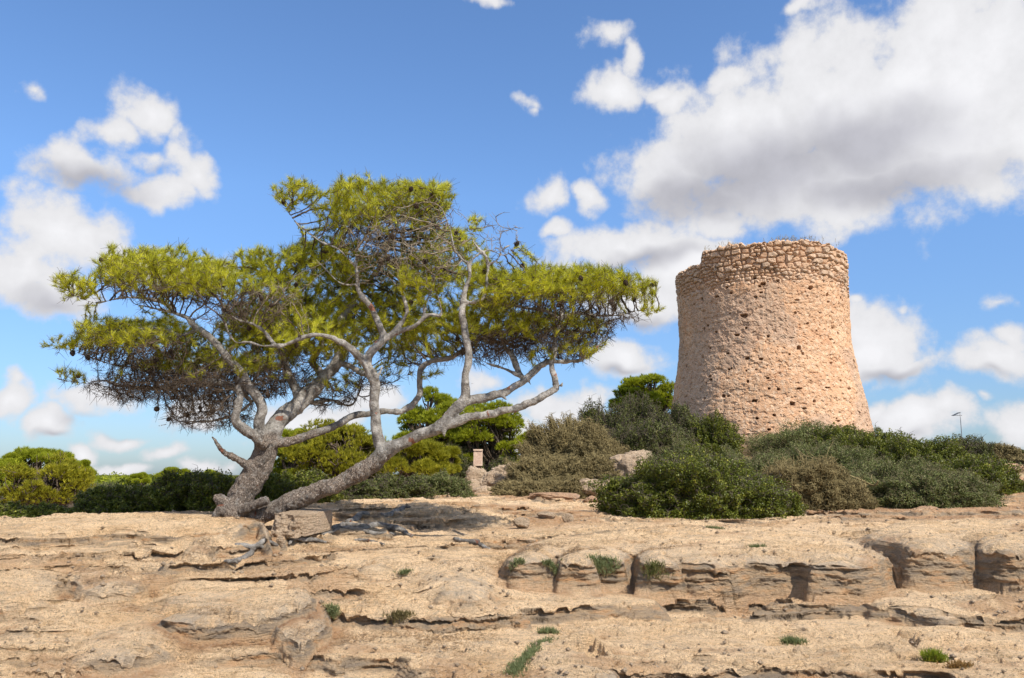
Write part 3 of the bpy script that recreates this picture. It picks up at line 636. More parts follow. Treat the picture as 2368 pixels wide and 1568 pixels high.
    a = me.attributes.new('low', 'FLOAT', 'POINT'); a.data.foreach_set('value', low.astype(np.float32))
    me.polygons.foreach_set('use_smooth', np.ones(len(me.polygons), bool)); me.update()
    me.materials.clear(); me.materials.append(M_bark)
    tr = bpy.data.objects.new('trunk', me); C.objects.link(tr); tr.parent = root

    # crown: branchlets grown towards points spread through the masses of the crown
    pads = [ # cx cy rx ry Yc rY n leafy-threshold
        (375,635,160,68,10.9,1.3,1300,.30),(270,610,60,45,10.9,.6,160,.9),(178,660,62,36,10.9,.5,120,.9),(500,660,110,55,11,1.0,380,.3),(450,655,90,35,10.2,.35,160,.9),
        (330,790,165,58,11.3,1.4,1200,.1),(240,765,70,30,11.,.8,160,.7),(135,797,46,22,11.2,.3,60,.8),(150,868,45,15,11.2,.3,40,.3),
        (490,870,250,62,11.8,1.5,3000,-.35),(480,945,125,48,11.4,.9,500,-9),(330,890,140,42,11.3,1.,700,-9),
        (640,660,95,72,11.6,1,600,.6),(592,605,52,36,11.3,.5,150,.9),(720,760,150,100,12.1,1.3,2000,.6),(610,760,120,80,12.1,1.1,1500,.5),
        (682,448,60,38,11.3,.5,190,.9),(880,490,155,80,11.5,1.2,1700,.4),(830,440,70,35,11.2,.8,250,.9),(1010,455,50,38,11.3,.8,200,.8),(950,440,60,25,11.2,.8,160,.9),
        (945,560,165,110,10.6,.6,1250,-9),(560,720,110,50,10.4,.3,260,-9),(770,610,120,70,12.,.9,1000,.9),(700,590,50,35,11.6,.5,170,.9),(1000,610,140,95,12.1,.8,1300,.8),(1110,640,60,50,11.8,.5,200,.8),
        (970,760,140,95,12.2,.9,1500,.6),(860,700,120,90,12.3,.8,900,.8),
        (1290,670,185,62,11,1.3,1900,.3),(1330,640,140,30,11.,1.,320,.9),(1150,670,68,52,10.8,.8,420,.7),(1470,672,55,38,11,.5,220,.8),(1505,716,34,13,11,.25,50,.9),
        (1245,770,180,58,11.5,1.2,2200,-.1),(1120,760,95,85,11.8,.8,1100,.2),(1300,805,110,38,11,.6,150,.3),(1400,735,90,30,11,.5,180,-9),
        (1160,560,55,65,10.6,.35,140,-9),(1092,517,28,24,10.7,.2,50,.9),(940,635,46,26,10.2,.25,110,.9),(760,905,90,45,12,.8,240,-.3),(1010,860,18,14,11.3,.1,25,.9),(870,870,80,40,11.9,.5,120,-.2),
        (1010,560,70,80,10.7,.4,260,-9),(620,690,90,40,10.4,.4,150,-9)]
    pads = [(a, b, c, d, e, f_, int(g*(1.3 if h > -9 else 1.15)), h) for a, b, c, d, e, f_, g, h in pads]
    A, leafy, deadA = [], [], []
    for (cx, cy, rx, ry, Yc, rY, n, th) in pads:
        u = unit(n, r)*(r.uniform(0, 1, (n, 1))**(1/2.4))
        px = cx+rx*u[:, 0]; py = cy+ry*u[:, 1]; Y = Yc+rY*u[:, 2]
        cxx, cyy = (px-CX)/F, (CY-py)/F; k = Y/(cp-sp*cyy)
        A.append(np.stack([cxx*k, Y, EYE+(sp+cp*cyy)*k], 1)); leafy.append(u[:, 1]+r.normal(size=n)*.18 < th); deadA.append(np.full(n, th < -5 and (cy < 720)))
    A = np.concatenate(A); leafy = np.concatenate(leafy); deadA = np.concatenate(deadA)
    gap = fbm3(A*[1, 1, 1.6], 2.3, 2, 51) > -.22; A = A[gap]; leafy = leafy[gap]; deadA = deadA[gap]
    # start nodes
    SP, SR = [], []
    for Pc, rc in skel[:-15]:
        seg = np.concatenate([[0], np.cumsum(np.linalg.norm(np.diff(Pc, axis=0), axis=1))]); q = np.arange(0, seg[-1], .06)
        SP.append(np.stack([np.interp(q, seg, Pc[:, k]) for k in range(3)], 1)); SR.append(np.interp(q, seg, rc))
    SP = np.concatenate(SP); SR = np.concatenate(SR); ok = (SR < .06) & (SP[:, 2] > 2.6)
    SP, SR = SP[ok], SR[ok]; n0 = len(SP)
    nodes = np.empty((140000, 3)); nodes[:n0] = SP; par = np.full(140000, -1); lf = np.zeros(140000, bool); dd = np.zeros(140000, bool); nn = n0; dirs = np.zeros((140000, 3))
    alive = np.ones(len(A), bool); nd = np.full(len(A), 1e9); ni = np.zeros(len(A), int)
    def update(a, b):
        for c in range(a, b, 400):
            q = nodes[c:min(b, c+400)]; ids = np.where(alive)[0]
            d2 = (A[ids]**2).sum(1)[:, None]+(q**2).sum(1)[None]-2*A[ids]@q.T; m = d2.argmin(1); dm = d2[np.arange(len(ids)), m]
            b_ = dm < nd[ids]; nd[ids[b_]] = dm[b_]; ni[ids[b_]] = c+m[b_]
    update(0, n0); D = .065; KILL = .068**2; stuck = {}
    for it in range(110):
        ids = np.where(alive)[0]
        if not len(ids): break
        own, inv = np.unique(ni[ids], return_inverse=True); v = A[ids]-nodes[ni[ids]]; v /= np.linalg.norm(v, axis=1)[:, None]+1e-9
        acc = np.stack([np.bincount(inv, v[:, k], len(own)) for k in range(3)], 1); acc /= np.linalg.norm(acc, axis=1)[:, None]+1e-9
        acc = acc+.55*dirs[own]+.42*unit(len(own), r); acc /= np.linalg.norm(acc, axis=1)[:, None]
        new = nodes[own]+acc*D; lfl = np.bincount(inv, leafy[ids].astype(float), len(own))/np.bincount(inv, minlength=len(own)) > .5
        ddl = np.bincount(inv, deadA[ids].astype(float), len(own))/np.bincount(inv, minlength=len(own)) > .5
        keep = np.array([stuck.get(o, 0) < 3 for o in own])
        for o in own: stuck[o] = stuck.get(o, 0)+1
        drop = ~keep[inv]; alive[ids[drop]] = False
        new, acc, own2, lfl = new[keep], acc[keep], own[keep], lfl[keep]; m = len(new)
        if nn+m > 138000 or m == 0: break
        nodes[nn:nn+m] = new; par[nn:nn+m] = own2; lf[nn:nn+m] = lfl; dd[nn:nn+m] = ddl[keep]; dirs[nn:nn+m] = acc
        update(nn, nn+m); nn += m; alive &= nd > KILL
    nodes = nodes[:nn]; par = par[:nn]; lf = lf[:nn]; dd = dd[:nn]; dirs = dirs[:nn]
    cnt = np.zeros(nn)
    hc = np.zeros(nn, bool); pp = par[n0:]; hc[pp] = True
    cnt[~hc] = 1
    for i in range(nn-1, n0-1, -1): cnt[par[i]] += cnt[i]
    rad = .0034*np.maximum(cnt, 1)**.46
    ch = np.arange(n0, nn); ra = np.where(par[ch] < n0, rad[ch]*1.15, rad[par[ch]]); ra = np.minimum(ra, rad[ch]*1.5)
    w_ = np.where(dd[ch], .22, np.where(lf[ch], .30, 1.)); k = r.choice(ch, 52000, p=w_/w_.sum()); d = dirs[k]*.6+unit(len(k), r)*.8; d /= np.linalg.norm(d, axis=1)[:, None]; ln = r.uniform(.05, .17, (len(k), 1))
    for nm, mt, sel in (('branches', M_twig, ~dd), ('dead_branches', M_dead, dd)):
        thick = (rad[ch] > .006) & sel[ch]; thin = (rad[ch] <= .006) & sel[ch]; kk = sel[k]; f_ = 1.15 if nm[0] == 'd' else 1.
        V1, Q1 = segs(nodes[par[ch]][thick]-ox, nodes[ch][thick]-ox, ra[thick], rad[ch][thick], 5)
        V2, Q2 = segs(nodes[par[ch]][thin]-ox, nodes[ch][thin]-ox, ra[thin]*f_, rad[ch][thin]*.92*f_, 3)
        V3, Q3 = segs(nodes[k[kk]]-ox, nodes[k[kk]]+(d*ln)[kk]-ox, np.full(kk.sum(), .003), np.full(kk.sum(), .0016), 3)
        V, Fs = join([(V1, Q1), (V2, Q2), (V3, Q3)])
        mkmesh(nm, V, Fs, mt, root)
    # needles at the shoots
    tips = ch[(cnt[ch] <= 6) & lf[ch]]
    jit = .02*unit(len(tips), r)
    P = nodes[tips]+jit; Dn = dirs[tips]*.8+[0, 0, .45]; Dn /= np.linalg.norm(Dn, axis=1)[:, None]
    print('pine: nodes', nn, 'tufts', len(tips))
    Kn = 36
    V, Fc, v = tufts(P-ox, Dn, Kn, .098, .0052, .85, r, .07)
    mkmesh('needles', V, Fc, M_needle, root, {'v': v}, smooth=False)
    # cones: each hangs at a shoot
    b = []
    for i in range(7):
        for j in range(8):
            a = (j+.5*(i % 2))/8*2*math.pi; z = i/6; rr = math.sin(math.pi*(.12+.8*z))*.5
            c = np.array([math.cos(a)*rr, math.sin(a)*rr, z*1.25]); o = np.array([math.cos(a), math.sin(a), .5]); s_ = np.array([-math.sin(a), math.cos(a), 0])
            b.append((np.array([c-o*.12-s_*.14, c-o*.12+s_*.14, c+o*.13+s_*.13, c+o*.13-s_*.13, c+o*.02+[0, 0, -.14]]), np.array([[0, 1, 2, 3]]), np.array([[0, 4, 1], [1, 4, 2], [2, 4, 3], [3, 4, 0]])))
    t = np.linspace(0, 1, 7); b.append(tube(np.stack([0*t, 0*t, -.15+t*1.45], 1), np.sin(np.pi*(.08+.86*t))*.36, 8))
    V, Fs = join(b); cone = mkmesh('pine_cone', V*.055, Fs, M_cone, root, smooth=False)
    cand = ch[(cnt[ch] <= 8) & (nodes[ch][:, 1] < 11.6)]; sel = r.choice(cand, 96, replace=False)
    for i, s_ in enumerate(sel):
        o = cone if i == 0 else cone.copy()
        if i: C.objects.link(o); o.parent = root
        o.location = nodes[s_]-ox+[0, -.01, -.02]; o.rotation_euler = (r.uniform(1.2, 3.6), r.uniform(-.6, .6), r.uniform(0, 6.28)); q = r.uniform(.85, 1.25); o.scale = (q, q, q)
    # roots over the rock: (px, py) paths on the ground
    for pts, rr in [([(770,1222),(800,1216),(840,1222),(870,1216),(905,1222),(930,1228),(950,1240)], 8),([(745,1236),(770,1228),(800,1222),(835,1226),(862,1234),(890,1232),(915,1240)], 5),([(880,1190),(905,1186),(930,1178),(950,1174)], 6),([(800,1208),(830,1202),(855,1198)], 7),
                    ([(1052,1246),(1075,1254),(1100,1256),(1108,1262),(1130,1270)], 6),([(545,1262),(575,1268),(605,1264),(640,1268)], 5.5),([(525,1306),(555,1296),(585,1282),(605,1272)], 6.5),([(515,1300),(535,1310),(548,1316)], 4),([(665,1262),(690,1250),(720,1254),(755,1260)], 5),([(820,1250),(845,1252),(885,1262)], 4)]:
        P = []
        for px, py in pts:
            P.append(ground_at(px, py))
        P = catmull(np.array(P), 7); n = len(P); zz = ground_z(P[:, 0], P[:, 1]); zz = np.convolve(np.pad(zz, 3, 'edge'), np.ones(7)/7, 'valid')
        rad = rr/F*P[:, 1]*np.sin(np.pi*np.clip(np.linspace(.12, .93, n), 0, 1))**.5*(1+.25*pn3(P, 8, 3)); P[:, 2] = zz+rad*.35; P[:, :2] += .03*np.stack([pn3(P, 5, 1), pn3(P, 5, 2)], 1)
        V, Q, T = tube(P, rad, 10); V = V+(.006*fbm3(V, 20, 2, 8))[:, None]
        mkmesh('root', V-ox, [Q, T], M_bark, root, {'low': np.full(len(V), .25)})
hero_pine()

# ------------------------------------------------------------------ distant pines
def pine(px, ytop, Y, hw, ybot, mat, label, seed, nl=26, dens=1.0, open_=.0, asp=.85, name='pine_tree', group=None, blade=.11):
    r = np.random.default_rng(seed); top = at(px, ytop, Y); x = top[0]; z0 = gz(x, Y); zb = max(at(px, ybot, Y)[2], z0+.2)
    rx = hw/F*Y; H = top[2]-zb; root = empty(name, (x, Y, z0), label, 'tree', group); o0 = np.array([x, Y, z0])
    cz = zb+H*.47; rz = H*.55
    # lobes
    nl = int(nl*1.45); u = unit(nl*4, r); u = u[u[:, 2] > -.8][:nl]; nl = len(u); rr = r.uniform(.55, .80, (nl, 1))
    c = np.array([x, Y, cz])+u*rr*[rx, rx*asp, rz]; lr = (r.uniform(.19, .35, nl)*min(rx, H)*.95)[:, None]
    Ps, Ds = [], []
    per = int(6400*dens/nl*max(1., (hw/90)))
    for i in range(nl):
        q = unit(per, r); q[:, 2] = np.where(q[:, 2] < -.35, -q[:, 2], q[:, 2]); bump = 1+.36*fbm3(q*lr[i, 0]*1.0+c[i], 2.2/max(lr[i, 0], .4), 2, 2)
        dep = 1-.35*r.uniform(0, 1, (per, 1))**2
        P = c[i]+q*[1, 1, .62]*lr[i]*dep*bump[:, None]; keep = fbm3(P, 1.3, 2, 7) > (-.45+open_)
        Ps.append(P[keep]); d = q*.8+[0, 0, .55]; Ds.append((d/np.linalg.norm(d, axis=1)[:, None])[keep])
    P = np.concatenate(Ps); D = np.concatenate(Ds)
    V, Fc, v = tufts(P-o0, D, 9, blade*Y/26, .021*Y/26, .75, r, .03)
    mkmesh('crown', V, Fc, mat, root, {'v': v}, smooth=False)
    parts = []; tr0 = np.array([x, Y, z0-.1]); fork = np.array([x+r.uniform(-.2, .2)*rx, Y, z0+(cz-z0)*.45])
    parts.append(tube(catmull([tr0, (tr0+fork)/2+[.06, 0, 0], fork], 5), np.linspace(.16, .11, 11)*Y/26, 8))
    for i in range(nl):
        m = (fork+c[i])/2+r.normal(size=3)*.12*rx; pts = catmull([fork, m, c[i]], 5); parts.append(tube(pts, np.linspace(.07, .02, len(pts))*Y/26, 5))
        for k in range(5):
            e = c[i]+unit(1, r)[0]*lr[i]*.9; s_ = pts[r.integers(5, 10)]; parts.append(tube(catmull([s_, (s_+e)/2+r.normal(size=3)*.05, e], 3), np.linspace(.025, .008, 7)*Y/26, 4))
    V, Fs = join(parts); mkmesh('trunk', V-o0, Fs, M_twig, root)
    return root

pine(90,1040,30,110,1125,M_pine,'green domed pine behind the yellowish pine at the left edge of the photo',101,22,1.)
pine(175,1046,28,42,1140,M_pine,'small green pine at the right end of the left-hand pine clump',102,14,.8)
pine(-60,1045,27,80,1140,M_pine,'green pine cut off by the left edge behind the yellowish pine',103,14,.8)
pine(100,1060,18.5,118,1200,M_piney,'yellowish low pine with bare grey branches showing at the left edge',104,34,.75,.30,blade=.13)
pine(325,1098,44,30,1120,M_pine,'leftmost small round pine showing above the dark shadowed shrub',105,8,.35,asp=1)
pine(405,1087,42,42,1118,M_pine,'middle small pine showing above the dark shadowed shrub',106,10,.4)
pine(485,1089,43,34,1118,M_pine,'small pine above the dark shrub just left of the broken branch',107,8,.35)
pine(775,978,29,130,1135,M_piney,'wide yellow-green pine seen between the two leaning trunks',108,44,1.4,.08)
pine(690,985,32,75,1120,M_pine,'green pine showing just right of the left trunk',109,18,.8)
pine(1010,888,31,98,1120,M_pine,'tall dark green pine with a pointed top behind the right trunk',110,30,1.2)
pine(1120,915,30,105,1130,M_pine,'broad bright green pine left of the brown bush mound',111,34,1.3)
pine(1205,990,29,62,1110,M_pine,'low bright green pine beside the upper edge of the brown bush mound',112,16,.9)
pine(960,1018,24,88,1135,M_piney,'bright yellow-green young pine low behind the right trunk',113,26,1.,blade=.15)
pine(1030,1030,25.5,40,1105,M_piney,'narrow yellow-green young pine just left of the stone stele',114,14,.7,blade=.15)
pine(850,1005,30,85,1130,M_pine,'green pine filling the view between the two trunks on the right side',118,20,.9)
pine(1060,965,32.5,80,1120,M_pine,'green pine behind the gap between the pointed and the broad pine',119,18,.9)
pine(1500,863,40,75,960,M_pine,'green pine standing close behind the tower on its left',115,20,1.)
pine(1470,898,36,62,965,M_pine,'rounded bright pine in front of the pine left of the tower',116,18,.9)
pine(1365,945,33,18,985,M_pine,'tiny pine top poking over the brown bush mound',117,8,.3)

# ------------------------------------------------------------------ scrub
def shrub(px, ytop, Y, hw, kind, label, seed, name='shrub', n=None, dx=.8, low=0.0, lump=.30, zb=None):
    r = np.random.default_rng(seed); top = at(px, ytop, Y); x = top[0]; z0 = gz(x, Y) if zb is None else zb; H = max(top[2]-z0, .25); rx = hw/F*Y; ry = rx*dx
    o0 = np.array([x, Y, z0]); root = empty(name, tuple(o0), label, 'shrub', None)
    mat = {'mastic': M_mastic, 'grey': M_grey, 'olive': M_olive, 'dry': M_dryl, 'drydark': M_olive}[kind]
    area = hw*((top[2]-z0)/Y*F)
    n = n or int(min(140000, 9000+area*2.2)); lf = {'mastic': .034, 'grey': .028, 'olive': .032, 'dry': .022, 'drydark': .03}[kind]*(.55+.45*Y/15)
    if kind == 'dry': n = int(n*.16)
    def surf(q, dep=1.):
        rr = 1+lump*(fbm3(q*1., 1.9, 2, seed)+.6*fbm3(q, 5.2, 2, seed+3)); rr = rr-.10*sstep(-fbm3(q, 4.1, 1, seed+9), .2, .6)
        P = q*(rr*dep)[:, None]*[rx, ry, 1]
        P[:, 2] = np.abs(q[:, 2])**.75*rr*dep*H
        gzz = ground_z(P[:, 0]+x, P[:, 1]+Y)-z0
        return P+np.stack([0*gzz, 0*gzz, np.clip(gzz, -1.2, 1.5)*(1-np.clip(P[:, 2]/H, 0, 1))*.95-.03], 1)
    q = unit(n, r); q[:, 2] = np.abs(q[:, 2])
    q[:, 1] = np.where((q[:, 1] > .3) & (r.uniform(0, 1, n) < .7), -q[:, 1], q[:, 1])
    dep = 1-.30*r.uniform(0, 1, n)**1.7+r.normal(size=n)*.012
    clump = fbm3(q, 9., 2, seed+20); dep = dep*(1+.05*clump)
    P = surf(q, dep); Nn = q/np.array([rx, ry, H]); Nn /= np.linalg.norm(Nn, axis=1)[:, None]
    V, Fc = leaves(P, Nn, lf*1.35, lf*.75, r, .55)
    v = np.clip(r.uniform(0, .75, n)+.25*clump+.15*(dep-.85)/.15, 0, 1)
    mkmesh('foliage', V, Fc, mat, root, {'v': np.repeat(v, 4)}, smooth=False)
    # stems: many thin bent twigs, some standing out past the leaves
    m = {'mastic': 400, 'grey': 900, 'olive': 900, 'dry': 3600, 'drydark': 1300}[kind]; m = int(m*min(2.2, max(.5, area/9000)))
    q = unit(m, r); q[:, 2] = np.abs(q[:, 2]); q[:, 1] = np.where((q[:, 1] > .2) & (r.uniform(0, 1, m) < .7), -q[:, 1], q[:, 1])
    S0 = surf(q, r.uniform(.45, .8, m)); E = surf(q, r.uniform(.92, 1.04, m)); ln = r.uniform(.08, .22, (m, 1))*(H**.5)
    side = unit(m, r); side[:, 2] *= .4; Md = E+(unit(m, r)*.3+[0, 0, .5])*ln*.5
    Tp = Md+(side+[0, 0, -.15 if kind == 'dry' else .25])*ln*.7
    rad = {'mastic': .004, 'grey': .004, 'olive': .0045, 'dry': .0055, 'drydark': .004}[kind]*(.5+.5*Y/15); ra = np.full(m, rad)
    Va = segs(S0, E, ra*1.3, ra); Vb = segs(E, Md, ra, ra*.8); Vc = segs(Md, Tp, ra*.8, ra*.4)
    e2 = E+(unit(m, r)+[0, 0, .1])*ln*.6; Vd = segs(E, e2, ra*.8, ra*.4)
    V, Fs = join([Va, Vb, Vc, Vd])
    mkmesh('twigs', V, Fs, M_dry if kind == 'dry' else (M_greyst if kind == 'grey' else M_stem), root)
    # opaque dark core, added to block see-through and stand for shade inside the bush
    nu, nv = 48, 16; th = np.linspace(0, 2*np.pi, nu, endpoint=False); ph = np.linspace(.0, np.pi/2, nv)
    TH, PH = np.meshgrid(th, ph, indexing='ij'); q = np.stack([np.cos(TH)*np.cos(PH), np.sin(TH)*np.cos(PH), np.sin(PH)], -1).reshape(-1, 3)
    G = surf(q, np.full(len(q), .70)); mkmesh('shade_core', G, grid_faces(nu, nv, True), M_stem, root)
    return root

SH = [
 (1600,1060,14.7,196,'mastic','dense dark green rounded bush at the edge of the pale rock slab below the tower',1),
 (1455,1104,14.9,74,'mastic','low dark green bush forming the left skirt of the big rounded bush',2),
 (1765,1115,14.4,76,'mastic','low bright-edged green bush at the right end of the big rounded bush',3),
 (1868,1072,16.8,118,'dry','greyish brown twiggy bush right of the big dark rounded bush',4),
 (1740,1052,19.5,150,'grey','grey-green scrub right below the middle of the tower',5),
 (1570,1040,18.5,110,'grey','pale grey-green scrub just above the dark rounded bush',6),
 (2060,1070,18.4,190,'grey','wide low grey-green bush above the red soil on the right',7),
 (2150,1095,17.4,110,'grey','low grey-green bush on the red soil edge, right of the wide one',8),
 (2255,1060,20,98,'mastic','dark green bush at the right end of the scrub, beside the rocky slope',9),
 (2130,1015,22.5,120,'mastic','dark green bush on the skyline right of the tower',10),
 (2035,1000,24,95,'mastic','dark bush on the skyline touching the right foot of the tower',11),
 (1860,984,26,128,'grey','spiky grey-green bush in front of the base of the tower',12),
 (1945,990,25,85,'mastic','dark twiggy bush in front of the right foot of the tower',13),
 (1905,1030,21.5,150,'grey','grey-green bush in the middle of the slope under the tower',14),
 (1640,965,25.5,72,'mastic','glossy green domed bush against the lower left of the tower',15),
 (1470,938,27,108,'olive','olive green bush below the pines left of the tower',16),
 (1560,950,26.3,90,'olive','olive twiggy bush between the glossy dome and the olive bush',17),
 (1480,985,24,130,'olive','tangled olive and brown bush above the pale boulders',18),
 (1385,952,25,85,'olive','olive bush at the top left shoulder of the brown mound',19),
 (1330,982,22.6,120,'dry','large brown tangled bush left of the pale boulders',20),
 (1270,1050,20.8,95,'dry','brown tangled bush at the lower left of the mound, next to the stele rocks',21),
 (1370,1060,20.6,75,'dry','brown bush directly left of the pale boulders',22),
 (1215,1110,19.4,70,'dry','low dry straw-coloured bush in front of the mound',23),
 (1310,1105,19.6,80,'dry','low dry bush behind the flat red rock',24),
 (2228,1016,26,60,'drydark','dark brown bush on the right skyline under the antenna',25),
 (2300,1027,27,50,'dry','grey-brown rounded bush on the right skyline',26),
 (2350,1040,31,55,'olive','green bush on the skyline at the right edge',27),
 (2385,1050,26,36,'dry','grey-brown bush cut off by the right edge',28),
 (1135,1022,31,58,'olive','grey-green rounded bush right behind the stone stele',29),
 (1065,1032,29.5,60,'olive','grey-green bush behind the stele on its left',30),
 (1175,1062,26,48,'olive','small dark bush between the stele and the brown mound',31),
 (825,1108,17.6,78,'olive','twiggy bush just below the bend of the right trunk',32),
 (915,1098,18.6,82,'olive','grey-green bush in the middle of the scrub row left of the stele rocks',33),
 (1015,1098,19.6,78,'grey','pale grey-green bush touching the stele rocks',34),
 (700,1092,16,88,'mastic','dark bush seen between the two trunks at ground level',35),
 (600,1098,14.6,80,'mastic','dark shadowed bush right behind the left trunk',36),
 (440,1094,14,135,'mastic','big dark shadowed bush left of the trunks',37),
 (285,1120,13.5,100,'mastic','dark green bush at the left end of the shadowed scrub',38),
 (520,1106,13.4,80,'mastic','dark bush touching the left trunk from behind',39),
 (120,1168,12.6,85,'mastic','low green bush above the pale rock crest at the left',40),
 (10,1160,12.8,70,'mastic','low green bush in the lower corner of the left pine clump',41),
 (240,1118,40,60,'grey','distant grey-green bush between the left pines and the dark scrub',42)]
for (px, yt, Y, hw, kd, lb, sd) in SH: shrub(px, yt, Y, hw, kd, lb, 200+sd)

# far wood closing the horizon
def far_wood():
    r = np.random.default_rng(77); n = 140000
    a = r.uniform(R(-60), R(60), n); d = r.uniform(90, 240, n); x = np.sin(a)*d; y = np.cos(a)*d
    crown = 1.0*np.abs(fbm(x*.16, y*.16, 2, 3))+.7*fbm(x*.02, y*.02, 2, 9); z = .6+crown*.9+r.uniform(-.9, .3, n)
    P = np.stack([x, y, z], 1); V, Fc = leaves(P, np.tile([0, -.3, 1.], (n, 1)), .45, .3, r, .5)
    o = mkmesh('distant_woods', V, Fc, M_pine, None, {'v': np.repeat(r.uniform(0, .7, n), 4)}, smooth=False)
    tag(o, 'far low belt of pine woods closing the horizon', 'woods', None, 'stuff')
far_wood()

# ------------------------------------------------------------------ the watchtower
def voro(u, v, cw, chh, seed):
    """jittered courses: distance to nearest, second nearest and the id of the nearest stone"""
    gu, gv = u/cw, v/chh; r0 = np.floor(gv).astype(int); F1 = np.full(u.shape, 9.); F2 = F1.copy(); ID = np.zeros(u.shape)
    def hsh(i, j, k): 
        h = np.sin(i*127.1+j*311.7+k*74.7+seed*13.7)*43758.5453; return h-np.floor(h)
    for dj in (-1, 0, 1):
        j = r0+dj; sh = hsh(j, 3, 1)*1.; c0 = np.floor(gu-sh).astype(int)
        for di in (-1, 0, 1):
            i = c0+di; cu = i+sh+.5+(hsh(i, j, 1)-.5)*.75; cv = j+.5+(hsh(i, j, 2)-.5)*.55
            du = np.abs(gu-cu); dv = np.abs(gv-cv); d = (du**2.6+dv**2.6)**(1/2.6)*(.85+.3*hsh(i, j, 5))
            n1 = d < F1; F2 = np.where(n1, F1, np.minimum(F2, d)); ID = np.where(n1, hsh(i, j, 7), ID); F1 = np.where(n1, d, F1)
    return F1, F2, ID
def tower_mats():
    m, nt, b = nmat('tower_plaster'); k = NB(nt)
    stone, cid, hole, grey = k.attr('stone'), k.attr('cid'), k.attr('hole'), k.attr('weather')
    pl = k.ramp(k.noise(1.1, 6, .6), [(.3, (.55, .31, .18)), (.5, (.63, .38, .225)), (.7, (.67, .43, .27))])
    pale = k.mr(k.noise(7, 8, .75), .48, .60); pl = k.mix(k.math('MULTIPLY', pale, .75), pl, (.74, .55, .39)); fin = k.mr(k.noise(38, 3, .6), .3, .7, .82, 1.1); pl = k.mix(1., pl, fin, 'MULTIPLY')
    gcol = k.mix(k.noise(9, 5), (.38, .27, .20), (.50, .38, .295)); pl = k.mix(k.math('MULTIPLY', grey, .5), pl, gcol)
    stc = k.ramp(cid, [(0., (.56, .35, .22)), (.4, (.64, .43, .28)), (.7, (.72, .52, .37)), (1., (.52, .38, .27))])
    stc = k.mix(.6, stc, k.ramp(k.noise(14, 5, .7), [(.3, (.55, .52, .5)), (.7, (1.15, 1.12, 1.1))]), 'MULTIPLY')
    col = k.mix(stone, pl, stc)
    col = k.mix(k.mr(k.noise(26, 4, .7), .56, .7, 0, .45), col, (.27, .19, .14))
    col = k.mix(k.math('MULTIPLY', hole, .5), col, (.30, .18, .12))
    k.L.new(col, b.inputs['Base Color']); b.inputs['Roughness'].default_value = .95; b.inputs['Specular IOR Level'].default_value = .1
    h = k.math('ADD', k.noise(16, 7, .72), k.math('MULTIPLY', k.noise(5, 4, .6), 1.2)); k.L.new(k.bump(h, .9, .05), b.inputs['Normal'])
    return m
